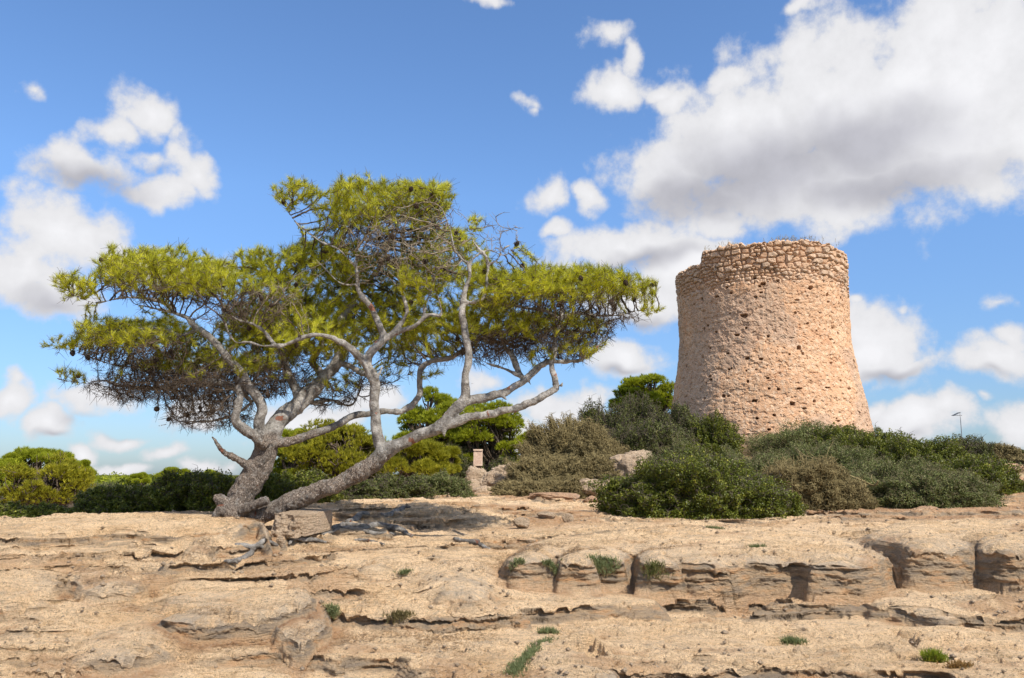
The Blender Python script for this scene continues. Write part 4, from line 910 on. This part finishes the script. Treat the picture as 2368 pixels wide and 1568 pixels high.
def tower():
    D = 31.0; X0 = at(1766, 850, D)[0]
    prof = [(560,196),(613,196),(712,194),(786,194),(823,199),(860,205),(897,213),(933,220),(996,232),(1060,245)]
    zs, Rs = [], []
    for py, hw in prof:
        P = at(1768, py, D); dep = P[1]*cp+(P[2]-EYE)*sp; zs.append(P[2]); Rs.append(hw/F*dep*.962)
    o_ = np.argsort(zs); zs = np.array(zs)[o_]; Rs = np.array(Rs)[o_]
    z0 = 1.9; face = math.atan2(-D, -X0)  # direction towards the camera
    a1 = np.linspace(face-R(105), face+R(105), 980); a2 = np.linspace(face+R(105), face+R(255), 170)[1:-1]; th = np.concatenate([a1, a2]); nu = len(th); rel = th-face
    rel = (rel+np.pi) % (2*np.pi)-np.pi          # positive = to the right as seen from the camera
    lowL = sstep(-rel, R(38), R(41))*(1-sstep(-rel, R(100), R(104)))
    ztop = 9.74-.40*lowL+.10*pn(th*2.2, th*0+3, 1)+.09*pn(th*9, th*0, 4)+.05*pn(th*23, th*0, 6)
    nz = 640; t = np.linspace(0, 1, nz); TH = th[:, None]+0*t; Z = z0+(ztop[:, None]-z0)*t[None]; Rr = np.interp(Z, zs, Rs); U = TH*3.3
    F1, F2, ID = voro(U+.06*pn(U*3, Z*3, 2), Z+.04*pn(U*3, Z*3, 6), .31, .20, 1)
    G1, G2, IG = voro(U+.05*pn(U*4, Z*4, 2), Z+.03*pn(U*4, Z*4, 6), .19, .125, 2)
    use2 = sstep(pn(U*1.5, Z*1.5, 14)-.4*(Z-8.8), -.1, .1) > .5
    e = np.where(use2, (G2-G1)*.65, F2-F1); cid = np.where(use2, IG, ID)
    dome = np.clip(e/.32, 0, 1)**.55
    bnd = 8.40+.42*fbm(U*.9, Z*.9, 5, 5, .65)+.25*(np.abs(rel[:, None]) > 2)-.25*sstep(np.abs(rel[:, None]), .7, 1.2)
    stone = sstep(Z-bnd, -.03, .05)
    patch = sstep(fbm(U*.7, Z*.7, 4, 51), .48, .56)*.5*sstep(Z, 6.5, 8); stone = np.maximum(stone, patch*(e*0+1))
    outw = (cid-.5)*.09
    dst = (-.14+.155*dome)*(.35+.65*sstep(Z-bnd, 0, .6))+outw*dome+.012*fbm(U*9, Z*9, 2, 3)
    dpl = .030*fbm(U*1.1, Z*1.1, 3, 61)+.013*fbm(U*4.5, Z*5.5, 4, 65, .62)-.028*sstep(fbm(U*6, Z*8, 3, 67), .42, .6)+.004*np.clip((F2-F1)/.4, 0, 1)-.02*sstep(fbm(U*2.2, Z*2.6, 4, 69), .3, .36)
    # putlog holes and pits: (px, py, size)
    r = np.random.default_rng(4); hole = np.zeros_like(Z)
    H = []
    def add(px, py, sx, sy):
        c = (px-1768)/F; 
        for _ in range(1):
            z = at(px, py, 28)[2]; Ra = np.interp(z, zs, Rs); s = np.clip((px-(1768+ (py-600)*.02))/ (Ra/31.3*F), -.97, .97); rl = math.asin(s); Yh = D-Ra*math.cos(rl); z = at(px, py, Yh)[2]
        H.append((rl, z, sx, sy))
    for q in [(1826,934,.085,.07),(1720,770,.10,.05),(1845,806,.05,.07),(1740,826,.08,.05),(1862,752,.05,.03),(1907,845,.07,.05),(1880,770,.04,.03),(1776,655,.10,.06),(1806,650,.06,.05),(1760,640,.07,.05),(1680,678,.10,.05),(1843,697,.09,.03),(1690,912,.07,.06),(1752,925,.09,.05),(1782,898,.05,.04),(1840,900,.10,.03),(1896,900,.10,.025),(1960,960,.07,.09),(1972,790,.04,.05),(1645,818,.05,.04),(1658,745,.07,.04),(1700,640,.09,.06),(1905,690,.07,.07),(1935,700,.05,.05),(1650,917,.05,.04),(1702,850,.05,.04),(1740,880,.04,.05),(1868,930,.05,.04),(1590,800,.05,.05),(1600,868,.06,.04),(1790,960,.05,.05),(1800,900,.05,.05),(1850,820,.05,.05),(1915,800,.04,.04),(1600,700,.05,.07)]: add(*q)
    for i in range(85):
        rl = r.uniform(-1.4, 1.4); z = r.uniform(2.6, 8.4); s = r.uniform(.02, .045)*(1+.9*(r.uniform() < .15)); H.append((rl, z, s*r.uniform(1, 1.8), s))
    relc = rel[:, None]+0*Z
    for rl, z, sx, sy in H:
        ci = np.where(np.abs(rel-rl) < .12)[0]
        if not len(ci): continue
        a, b_ = ci.min(), ci.max()+1
        u_ = (rel[a:b_, None]-rl)*3.3/sx; v_ = (Z[a:b_]-z)/sy
        dd = (np.abs(u_)**3+np.abs(v_)**3)**(1/3)+.28*pn(U[a:b_]*14, Z[a:b_]*14, 5); hole[a:b_] = np.maximum(hole[a:b_], 1-sstep(dd, .7, 1.05))
    disp = dpl*(1-stone)+(dst)*stone-hole*.22*(1-stone*.3)+.02*(1-stone)
    Rf = Rr+disp
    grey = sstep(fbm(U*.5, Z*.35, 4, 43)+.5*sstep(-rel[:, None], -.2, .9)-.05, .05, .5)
    V = np.stack([X0+np.cos(TH)*Rf, D+np.sin(TH)*Rf, Z], -1)
    root = empty('watchtower', (X0, D, 2.6), 'round ruined stone watchtower with flared salmon plastered base standing above the scrub', 'tower')
    o0 = np.array(root.location); mt = tower_mats()
    # split into plastered wall and the rubble parapet at row kz
    kz = int(nz*.80)
    def sub(a, b_, nm, extra=None):
        n = b_-a; VV = V[:, a:b_]; at_ = {'stone': stone[:, a:b_], 'cid': cid[:, a:b_], 'hole': hole[:, a:b_], 'weather': grey[:, a:b_]+0*Z[:, a:b_]}
        if extra is not None:
            VV = np.concatenate([VV, extra[0]], 1); m_ = extra[0].shape[1]
            for q, f in (('stone', 1.), ('hole', 0.), ('weather', .5)): at_[q] = np.concatenate([at_[q], np.full((nu, m_), f)], 1)
            at_['cid'] = np.concatenate([at_['cid'], extra[1]], 1)
        return mkmesh(nm, VV.reshape(-1, 3)-o0, grid_faces(nu, VV.shape[1], True), mt, root, {q: f.ravel() for q, f in at_.items()})
    sub(0, kz+1, 'wall')
    w = np.linspace(.03, 1.0, 26)[None]; inn = np.concatenate([w[0], [1.02, 1.02, 1.02]]); RR = Rr[:, -1:]-inn[None]
    T2 = TH[:, :1]+0*inn[None]; Uu = T2*3.3; e1, e2, ci = voro(Uu+.07*pn(Uu*3, RR*3, 2), RR+.05*pn(Uu*3, RR*3, 8), .24, .22, 4)
    ZZ = ztop[:, None]+.11*np.clip((e2-e1)/.3, 0, 1)**.6-.06+.08*(ci-.4)+.05*fbm(Uu*1.5, RR*2, 2, 9); ZZ[:, -2] -= .5; ZZ[:, -1] -= 1.6; ZZ[:, 0] = ztop+.05*(ci[:, 0]-.4)
    sub(kz, nz, 'parapet', (np.stack([X0+np.cos(T2)*RR, D+np.sin(T2)*RR, ZZ], -1), ci))
    # floor of the roof platform
    n = 64; a = np.arange(n)/n*2*np.pi; rr = Rr[:, -1].min()-.9
    Vf = np.concatenate([np.stack([X0+np.cos(a)*rr, D+np.sin(a)*rr, np.full(n, 8.5)], 1), [[X0, D, 8.55]]])-o0
    mkmesh('roof_floor', Vf, np.stack([np.full(n, n), np.arange(n), (np.arange(n)+1) % n], -1), M_rock, root)
    # weeds on the wall top: things of their own
    def weed(px, lab, seed, nn=70, h=.28, hw=.35):
        nn = int(nn*.5); h = h*.7
        r = np.random.default_rng(seed); s = (px-1768)/196.; rl = math.asin(max(-.99, min(.99, s))); a_ = face+rl; ra = np.interp(9.8, zs, Rs)-.25
        c = np.array([X0+math.cos(a_)*ra, D+math.sin(a_)*ra, np.interp(a_, th, ztop)+.05])
        P = c+np.stack([r.normal(0, hw, nn), r.normal(0, .12, nn), r.uniform(-.03, .03, nn)], 1); d = unit(nn, r)*.5+[0, 0, 1.]; L_ = h*r.uniform(.4, 1.1, (nn, 1))
        A_ = segs(P-c, P-c+d*L_, np.full(nn, .007), np.full(nn, .004)); k2 = P-c+d*L_*.6; A2 = segs(k2, k2+(unit(nn, r)+[0, 0, .5])*L_*.5, np.full(nn, .005), np.full(nn, .003))
        V_, F_ = join([A_, A2]); o = mkmesh('weed_tuft', V_, F_, M_dry, None); o.location = c; tag(o, lab, 'weed', 'dry weeds on top of the tower')
    weed(1715, 'dry weeds on the tower rim left of its highest stone', 1, 90, .2); weed(1830, 'dark tuft of weeds on the tower rim right of its highest stone', 2, 160, .26, .3); weed(1875, 'sparse weeds on the right half of the tower rim', 3, 80, .25, .35)
    weed(1651, 'thin upright dry stalks at the step in the tower rim', 4, 14, .34, .08); weed(1925, 'short weeds near the right end of the tower rim', 5, 50, .14, .25)
tower()

# ------------------------------------------------------------------ loose rocks, stele, antenna, houses
def rock(px, ybot, ytop, Y, hw, label, seed, mat=None, name='boulder', depth=.7, box=.0, group=None, cat='rock', rot=0., sink=.12):
    r = np.random.default_rng(seed); n = 44
    g = np.linspace(-1, 1, n); A_, B_ = np.meshgrid(g, g, indexing='ij'); fs = []; o1 = np.ones_like(A_); Vs = []; off = 0
    for ax in range(3):
        for s in (-1, 1):
            c = [None]*3; c[ax] = s*o1; c[(ax+1) % 3] = A_*s; c[(ax+2) % 3] = B_; Vs.append(np.stack(c, -1).reshape(-1, 3)); fs.append(grid_faces(n, n, off=off)); off += n*n
    V = np.concatenate(Vs); sph = V/np.linalg.norm(V, axis=1)[:, None]; V = sph*(1-box)+V*.85*box
    for _ in range(9 if box < .4 else 3):       # broken planes
        d = unit(1, r)[0]; h = r.uniform(.62, .86); q = V@d; V = V-np.clip(q-h, 0, 9)[:, None]*d*.85
    x = xat(px, Y, ybot); zt = at(px, ytop, Y)[2]; zb = at(px, ybot, Y)[2]; g0 = gz(x, Y); hgt = max((zt-min(zb, g0))/2, .03); wx = hw/F*Y
    sc = np.array([wx, wx*depth, hgt*(1+sink)]); V = V*sc; m = float(sc.max())
    V = V*(1+.16*fbm3(V/m, 1.8, 3, seed)[:, None]+.05*fbm3(V/m, 7, 3, seed+5)[:, None])
    nrm = V/np.linalg.norm(V, axis=1)[:, None]; V = V+nrm*(.04*m*-np.abs(fbm3(V/m*[1, 1, 2.5], 4.5, 2, seed+8)))[:, None]
    c_, s_ = math.cos(rot), math.sin(rot); V = np.stack([V[:, 0]*c_-V[:, 1]*s_, V[:, 0]*s_+V[:, 1]*c_, V[:, 2]], 1)
    V[:, 2] -= V[:, 2].min()*1.0; V[:, 2] -= sink*hgt; zb0 = min(g0, zb) if zt > g0 else g0-.05
    o = mkmesh(name, V, fs, mat or M_rock); o.location = (x, Y, zb0); return tag(o, label, cat, group)

rock(1455,1108,1042,20.6,66,'large pale boulder with cavities beside the brown tangled mound',1,depth=.7)
rock(1478,1075,1040,21.4,42,'pale boulder resting behind the large one, under the olive scrub',2)
rock(1372,1140,1102,19.2,38,'medium boulder in front of the large pale boulder',3)
rock(1400,1125,1104,19.8,26,'small boulder wedged right of the medium boulder',4)
rock(1282,1162,1136,18.4,66,'long flat red rock lying on the soil under the brown bush',5,M_redrock,depth=.5,box=.3)
rock(1372,1165,1146,17.6,24,'short red rock at the left foot of the big dark bush',6,M_redrock,depth=.6)
rock(1312,1203,1186,13.2,14,'small angular stone standing on the rock in front of the big dark bush',7,name='stone')
rock(1262,1198,1182,13.8,22,'low dark weathered stone on the path left of the angular stone',8,name='stone')
rock(1205,1216,1196,12.6,20,'low dark lump of rock in the middle of the path',9,name='stone')
rock(2205,1178,1158,17.2,52,'long pale low slab at the right edge of the scrub',10,M_redrock,depth=.6,box=.3)
rock(2140,1182,1170,16.6,32,'low red stone left of the long pale slab',11,M_redrock,depth=.6)
rock(2320,1100,1072,23.4,52,'pale outcrop on the slope at the right edge',12,M_redrock,depth=.8)
rock(2345,1135,1098,21.5,42,'red outcrop below the pale one at the right edge',13,M_redrock,depth=.8)
rock(2300,1145,1125,20.5,22,'small red outcrop beside the tip of the dark bush',14,M_redrock)
# rocks carrying the stele
rock(1100,1125,1080,24.0,28,'pale boulder directly under the stone stele',20,box=.25)
rock(1138,1130,1085,23.6,34,'brown boulder right of the one under the stele',21,box=.2)
rock(1092,1150,1108,22.8,20,'lower left boulder of the stele rocks',22,box=.3)
rock(1180,1120,1075,23.9,24,'pale boulder between the stele rocks and the brown mound',23)
rock(1118,1155,1120,22.4,26,'lowest boulder at the foot of the stele rocks',24,box=.2)
rock(1160,1090,1078,24.6,30,'flat capping stone on top of the stele rocks',25,box=.5,depth=.8)
rock(1103,1083,1070,24.3,17,'small rough stone at the very foot of the stele',26)

def cut_block():
    # squared quarry block under the right trunk
    n = 60; g = np.linspace(-1, 1, n); A_, B_ = np.meshgrid(g, g, indexing='ij'); Vs, fs = [], []; off = 0
    for ax in range(3):
        for s in (-1, 1):
            c = [None]*3; c[ax] = s*np.ones_like(A_); c[(ax+1) % 3] = A_*s; c[(ax+2) % 3] = B_; Vs.append(np.stack(c, -1).reshape(-1, 3)); fs.append(grid_faces(n, n, off=off)); off += n*n
    V = np.concatenate(Vs); V = np.sign(V)*np.abs(V)**1.0; sph = V/np.linalg.norm(V, axis=1)[:, None]; V = V*.93+sph*.11
    V = V*[.50, .19, .135]; V += (V/np.linalg.norm(V, axis=1)[:, None])*(.008*fbm3(V, 5, 3, 3)+.005*fbm3(V, 22, 2, 8))[:, None]
    k = sstep(-V[:, 0], .28, .52); V[:, 1] *= 1-.10*k; V += (V/np.linalg.norm(V, axis=1)[:, None])*(.085*k*fbm3(V, 6, 3, 13))[:, None]
    p0 = at(640, 1240, 10.05); p1 = at(748, 1190, 11.45); a = math.atan2(p1[1]-p0[1], p1[0]-p0[0])
    o = mkmesh('cut_stone_block', V, fs, M_rock); o.location = ((p0[0]+p1[0])/2+.02, (p0[1]+p1[1])/2, (at(655, 1243, 10.1)[2]+at(655, 1193, 10.1)[2])/2+.02); o.rotation_euler = (R(3), R(-2), a)
    tag(o, 'long squared pale stone block lying under the leaning right trunk', 'stone block')
cut_block()
rock(648,1258,1241,9.9,10,'small pointed stone leaning at the near end of the squared block',31,name='stone')

def stele():
    c = at(1105, 1076, 24.2); w = 19/F*24.2/1*1.0*.5*1.05; h = at(1105, 1039, 24.2)[2]-c[2]
    root = empty('stone_stele', tuple(c), 'upright rectangular sandstone stele with a small cap on top of the rocks', 'monument')
    def box(x, y, z, sx, sy, sz, nm, m, seed):
        n = 14; g = np.linspace(-1, 1, n); A_, B_ = np.meshgrid(g, g, indexing='ij'); Vs, fs = [], []; off = 0
        for ax in range(3):
            for s in (-1, 1):
                q = [None]*3; q[ax] = s*np.ones_like(A_); q[(ax+1) % 3] = A_*s; q[(ax+2) % 3] = B_; Vs.append(np.stack(q, -1).reshape(-1, 3)); fs.append(grid_faces(n, n, off=off)); off += n*n
        V = np.concatenate(Vs); V = V*[sx, sy, sz]+[x, y, z]; V += (.004*fbm3(V, 9, 2, seed))[:, None]
        return mkmesh(nm, V, fs, m, root, smooth=False)
    m, nt, b = nmat('sandstone'); k = NB(nt); k.L.new(k.ramp(k.noise(12, 5), [(.3, (.50, .36, .26)), (.7, (.66, .50, .38))]), b.inputs['Base Color']); b.inputs['Roughness'].default_value = .9
    m2, nt, b = nmat('worn_plaque'); k = NB(nt); k.L.new(k.ramp(k.noise(25, 5, .8), [(.35, (.44, .30, .22)), (.7, (.60, .44, .34))]), b.inputs['Base Color']); b.inputs['Roughness'].default_value = .95
    box(0, 0, h*.44, w, .09, h*.47, 'slab', m, 1); box(0, -.01, h*.955, w*1.06, .11, h*.045, 'cap', m, 2); box(0, -.088, h*.45, w*.78, .006, h*.36, 'panel', m2, 3)
stele()

def antenna():
    Y = 60.; b_ = at(2223, 1024, Y); t = at(2219, 953, Y); c = b_.copy(); c[2] -= 2.5
    root = empty('antenna_mast', tuple(c), 'thin antenna mast with a short horizontal boom on the right skyline', 'antenna')
    m, nt, b = nmat('galvanised_steel'); b.inputs['Base Color'].default_value = (.22, .22, .23, 1); b.inputs['Roughness'].default_value = .5; b.inputs['Metallic'].default_value = .4
    V, Q, T = tube(np.linspace(c, t, 8), np.linspace(.045, .022, 8), 8); mkmesh('mast', V-c, [Q, T], m, root)
    e = at(2202, 961, Y); V, Q, T = tube(np.array([t+[.12, 0, -.25], (t+e)/2+[0, 0, -.10], e]), np.array([.022, .022, .026]), 8); bo = mkmesh('boom', V-c, [Q, T], m, root)
    parts = []
    for i in range(9):
        p = t+(e-t)*(i+1)/9.5; parts.append(tube(np.array([p-[0, .25, 0], p, p+[0, .25, 0]]), np.full(3, .014), 5))
    V, Fs = join(parts); mkmesh('element', V-c, Fs, m, bo)
antenna()

def house(px, ytop, Y, wpx, label, seed, flat=True):
    t = at(px, ytop, Y); x = t[0]; w = wpx/F*Y; z0 = .8; H = t[2]-z0
    root = empty('white_house', (x, Y, z0), label, 'house')
    m, nt, b = nmat('whitewash'); k = NB(nt); k.L.new(k.ramp(k.noise(3, 4), [(.3, (.74, .73, .70)), (.7, (.82, .81, .79))]), b.inputs['Base Color']); b.inputs['Roughness'].default_value = .8
    g, nt, b = nmat('window_glass'); b.inputs['Base Color'].default_value = (.05, .06, .07, 1); b.inputs['Roughness'].default_value = .1
    def box(cx, cy, cz, sx, sy, sz, nm, mt, par):
        V = np.array([[i, j, q] for i in (-1, 1) for j in (-1, 1) for q in (-1, 1)], float)*[sx, sy, sz]+[cx, cy, cz]
        return mkmesh(nm, V, np.array([[0, 1, 3, 2], [4, 6, 7, 5], [0, 4, 5, 1], [2, 3, 7, 6], [0, 2, 6, 4], [1, 5, 7, 3]]), mt, par, smooth=False)
    wl = box(0, 0, H*.44, w, w*.8, H*.44, 'wall', m, root); rf = box(0, 0, H*.895, w*1.03, w*.83, H*.015, 'roof', m, root); box(w*.3, 0, H*.955, w*.2, w*.25, H*.045, 'chimney', m, rf)
    for sx in (-.5, .5): box(sx*w, -w*.8-.01, H*.55, w*.14, .03, H*.10, 'window', g, root)
house(2325, 1027, 75, 12, 'small white house top showing on the skyline at the far right', 1)
house(940, 1043, 40, 13, 'white house corner glimpsed through the pines behind the right trunk', 2)

# fallen branch on the scrub, right
def dead_branch():
    r = np.random.default_rng(8); pts = [(2050,1070,18.5),(2000,1058,18.),(1960,1048,17.6),(1915,1030,17.8)]
    pts = [(1838,1036,18.6),(1862,1054,18.),(1900,1066,17.6),(1925,1086,17.2),(1975,1104,16.9),(2018,1122,16.6),(2030,1112,16.5)]
    P = catmull([at(*p) for p in pts], 6); parts = [tube(P, np.linspace(.010, .022, len(P)), 6)]
    for i in range(8, len(P)-4, 3):
        d = unit(1, r)[0]*.4+[0, -.1, .35]; parts.append(tube(catmull([P[i], P[i]+d*.5, P[i]+d*r.uniform(.8, 1.3)+[.08, 0, 0]], 3), np.linspace(.009, .004, 7), 4))
    V, Fs = join(parts); c = P[0]; o = mkmesh('dead_branch', V-c, Fs, M_dry); o.location = c; tag(o, 'bare pale dead branch lying across the grey-green scrub', 'branch')
dead_branch()

# small plants on the rock
def herb(px, py, wpx, h, label, seed, mat=None, n=260, ln=.06, wd=.010, name='herb_tuft', group='small green plants growing in the rock cracks', ry=.35, path=None):
    r = np.random.default_rng(seed); g = ground_at(px, py); w = wpx/F*g[1]
    n = int(n*.5); h = h*.7
    if path is None: P = np.stack([g[0]+r.normal(0, w*.45, n), g[1]+r.normal(0, w*.45*ry, n)], 1)
    else:
        q = np.array([ground_at(a_, b_)[:2] for a_, b_ in path]); t = r.uniform(0, len(q)-1, n); i = np.minimum(t.astype(int), len(q)-2); f = (t-i)[:, None]; P = q[i]*(1-f)+q[i+1]*f+r.normal(0, .035, (n, 2))
    z = ground_z(P[:, 0], P[:, 1])-.01; P = np.concatenate([P, z[:, None]], 1)-g; P = P[(np.abs(P[:, 2]) < .10) | (path is not None)]; n = len(P)
    hh = h*r.uniform(.3, 1, (n, 1)); D_ = unit(n, r)*.55+[0, 0, 1.]; D_ /= np.linalg.norm(D_, axis=1)[:, None]; T_ = P+D_*hh
    V1, F1, v = tufts(T_, D_, 6, ln*.8, wd*.7, .9, r, h*.5); S1 = segs(P-[0, 0, .01], T_, np.full(n, .0022), np.full(n, .0015))
    root = empty(name, tuple(g), label, 'plant', group)
    mkmesh('foliage', V1, F1, mat or M_herb, root, {'v': v}, smooth=False); mkmesh('stems', S1[0], S1[1], M_dry, root)
M_herb = leaf_mat('herb_leaves', (.10, .12, .05), (.22, .26, .12), .3, .6, (.34, .32, .16))
M_bright = leaf_mat('samphire_leaves', (.10, .15, .015), (.26, .30, .03), .3, .5, (.42, .36, .04))
M_rust = leaf_mat('rusty_seed_heads', (.20, .11, .04), (.42, .25, .09), .3, .7)
herb(770,1428,14,.11,'green herb tuft in the soil left of the needle-filled crack',1,n=220)
herb(925,1425,34,.07,'dry brownish tuft right of the green herb tuft',2,M_dryl,200)
herb(1275,1314,16,.07,'green plant in the shaded notch at the left end of the long ledge',3,n=200)
herb(1395,1318,36,.09,'large greyish green plant under the middle of the long ledge',4,n=420)
herb(1515,1325,32,.09,'low yellowish green plant at the foot of the ledge right of the grey plant',5,M_olive,260)
herb(1195,1303,20,.08,'sparse tuft at the left corner of the long ledge',6,n=130)
herb(1752,1268,22,.05,'small green patch on top of the long ledge',7,n=160)
herb(1655,1222,20,.03,'thin green patch on the upper slab below the big dark bush',8,n=110)
herb(1832,1488,26,.06,'small spiky green plant in a crack of the lower right rock',9,n=200,ln=.07)
herb(1270,1465,26,.07,'greenish tuft where the diagonal crack starts',10,n=200)
herb(1200,1530,10,.05,'long strip of grey-green grass filling the diagonal crack at the bottom',11,n=900,ln=.05,wd=.008,path=[(1262,1482),(1235,1505),(1214,1525),(1198,1545),(1184,1566)],name='grass_strip',group=None)
herb(2160,1530,26,.12,'bright yellow-green fleshy plant in the hollow at the lower right corner',12,M_bright,330,.07,.014,group=None)
herb(2215,1545,30,.09,'rust-coloured seed heads beside the bright fleshy plant',13,M_rust,260,.025,.016,group=None)
herb(935,1325,14,.05,'tuft hanging in the mouth of the small cave',14,n=110)
herb(860,1600,20,.05,'tuft below the frame on the bare rock',15,n=60) if False else None

# gravel and chips on soil, needles
def gravel():
    r = np.random.default_rng(12); n = 9000; a = r.uniform(R(-36), R(36), n); d = 5.6*np.exp(r.uniform(0, 1, n)*1.25); x = np.sin(a)*d; y = np.cos(a)*d
    k = (fbm(x*.55, y*.8, 4, 37) > .08) | ((y > 11.5) & (x > 1)); k |= r.uniform(0, 1, n) < .12; x, y = x[k], y[k]; n = len(x); z = ground_z(x, y)
    s = .004+.028*r.uniform(0, 1, n)**10+.004*y/10
    base_v = np.array([[1, 0, 0], [-1, 0, 0], [0, 1, 0], [0, -1, 0], [0, 0, .7], [0, 0, -.7]], float); fa = np.array([[0, 2, 4], [2, 1, 4], [1, 3, 4], [3, 0, 4], [2, 0, 5], [1, 2, 5], [3, 1, 5], [0, 3, 5]])
    rot = r.uniform(0, 6.28, n); c_, s_ = np.cos(rot), np.sin(rot); V = base_v[None]*(s[:, None]*1.)[:, :, None]*r.uniform(.6, 1.3, (n, 6, 1)); X = V[:, :, 0]*c_[:, None]-V[:, :, 1]*s_[:, None]; Yv = V[:, :, 0]*s_[:, None]+V[:, :, 1]*c_[:, None]
    V = np.stack([X+x[:, None], Yv+y[:, None], V[:, :, 2]+z[:, None]+s[:, None]*.4+.004], -1).reshape(-1, 3); Fc = (np.arange(n)*6)[:, None, None]+fa[None]
    o = mkmesh('gravel', V, Fc.reshape(-1, 3), M_rock, smooth=False); tag(o, 'loose limestone chips scattered over the soil and rock', 'gravel', None, 'stuff')
gravel()
def litter():
    r = np.random.default_rng(31); n = 42000; c = [(-3.1,10.6,.7,.35),(-2.3,10.2,.9,.3),(-1.2,10.9,1.0,.4),(-3.6,9.2,.5,.2),(-4.1,8.4,.35,.3),(-.3,9.9,.8,.3),(.8,9.9,.5,.2),(1.6,9.75,1.2,.1),(-2.5,7.3,.5,.25),(-1.0,7.4,.5,.2)]
    xs, ys = [], []
    for x0, y0, sx, sy in c: xs.append(r.normal(x0, sx, n//14)); ys.append(r.normal(y0, sy, n//14))
    m = n//4; a = r.uniform(R(-35), R(35), m); d = r.uniform(6, 14, m); xs.append(np.sin(a)*d); ys.append(np.cos(a)*d); x = np.concatenate(xs); y = np.concatenate(ys)
    f = fields(x, y); z, rc_, ris_, soil_, lip_ = finish(f); z2 = ground_z(x, y-.05); k = (np.abs(z2-z) < .02) & ((fbm(x*1.7, y*2.4, 3, 150) > -.02)); x, y, z = x[k], y[k], z[k]; n = len(x)
    P = np.stack([x, y, z+.012], 1); d = unit(n, r)*[1, 1, .12]; L_ = r.uniform(.03, .08, (n, 1)); s_ = np.cross(d, [0, 0, 1.]); s_ /= np.linalg.norm(s_, axis=1)[:, None]+1e-9
    V = np.stack([P-s_*.0025, P+s_*.0025, P+d*L_+[0, 0, .004]], 1).reshape(-1, 3)
    o = mkmesh('pine_litter', V, np.arange(n*3).reshape(-1, 3), M_litter, smooth=False); tag(o, 'brown fallen pine needles drifted in hollows of the rock', 'needle litter', None, 'stuff')
M_litter = twig_mat('fallen_needles', (.15, .08, .035), (.36, .22, .11))
litter()
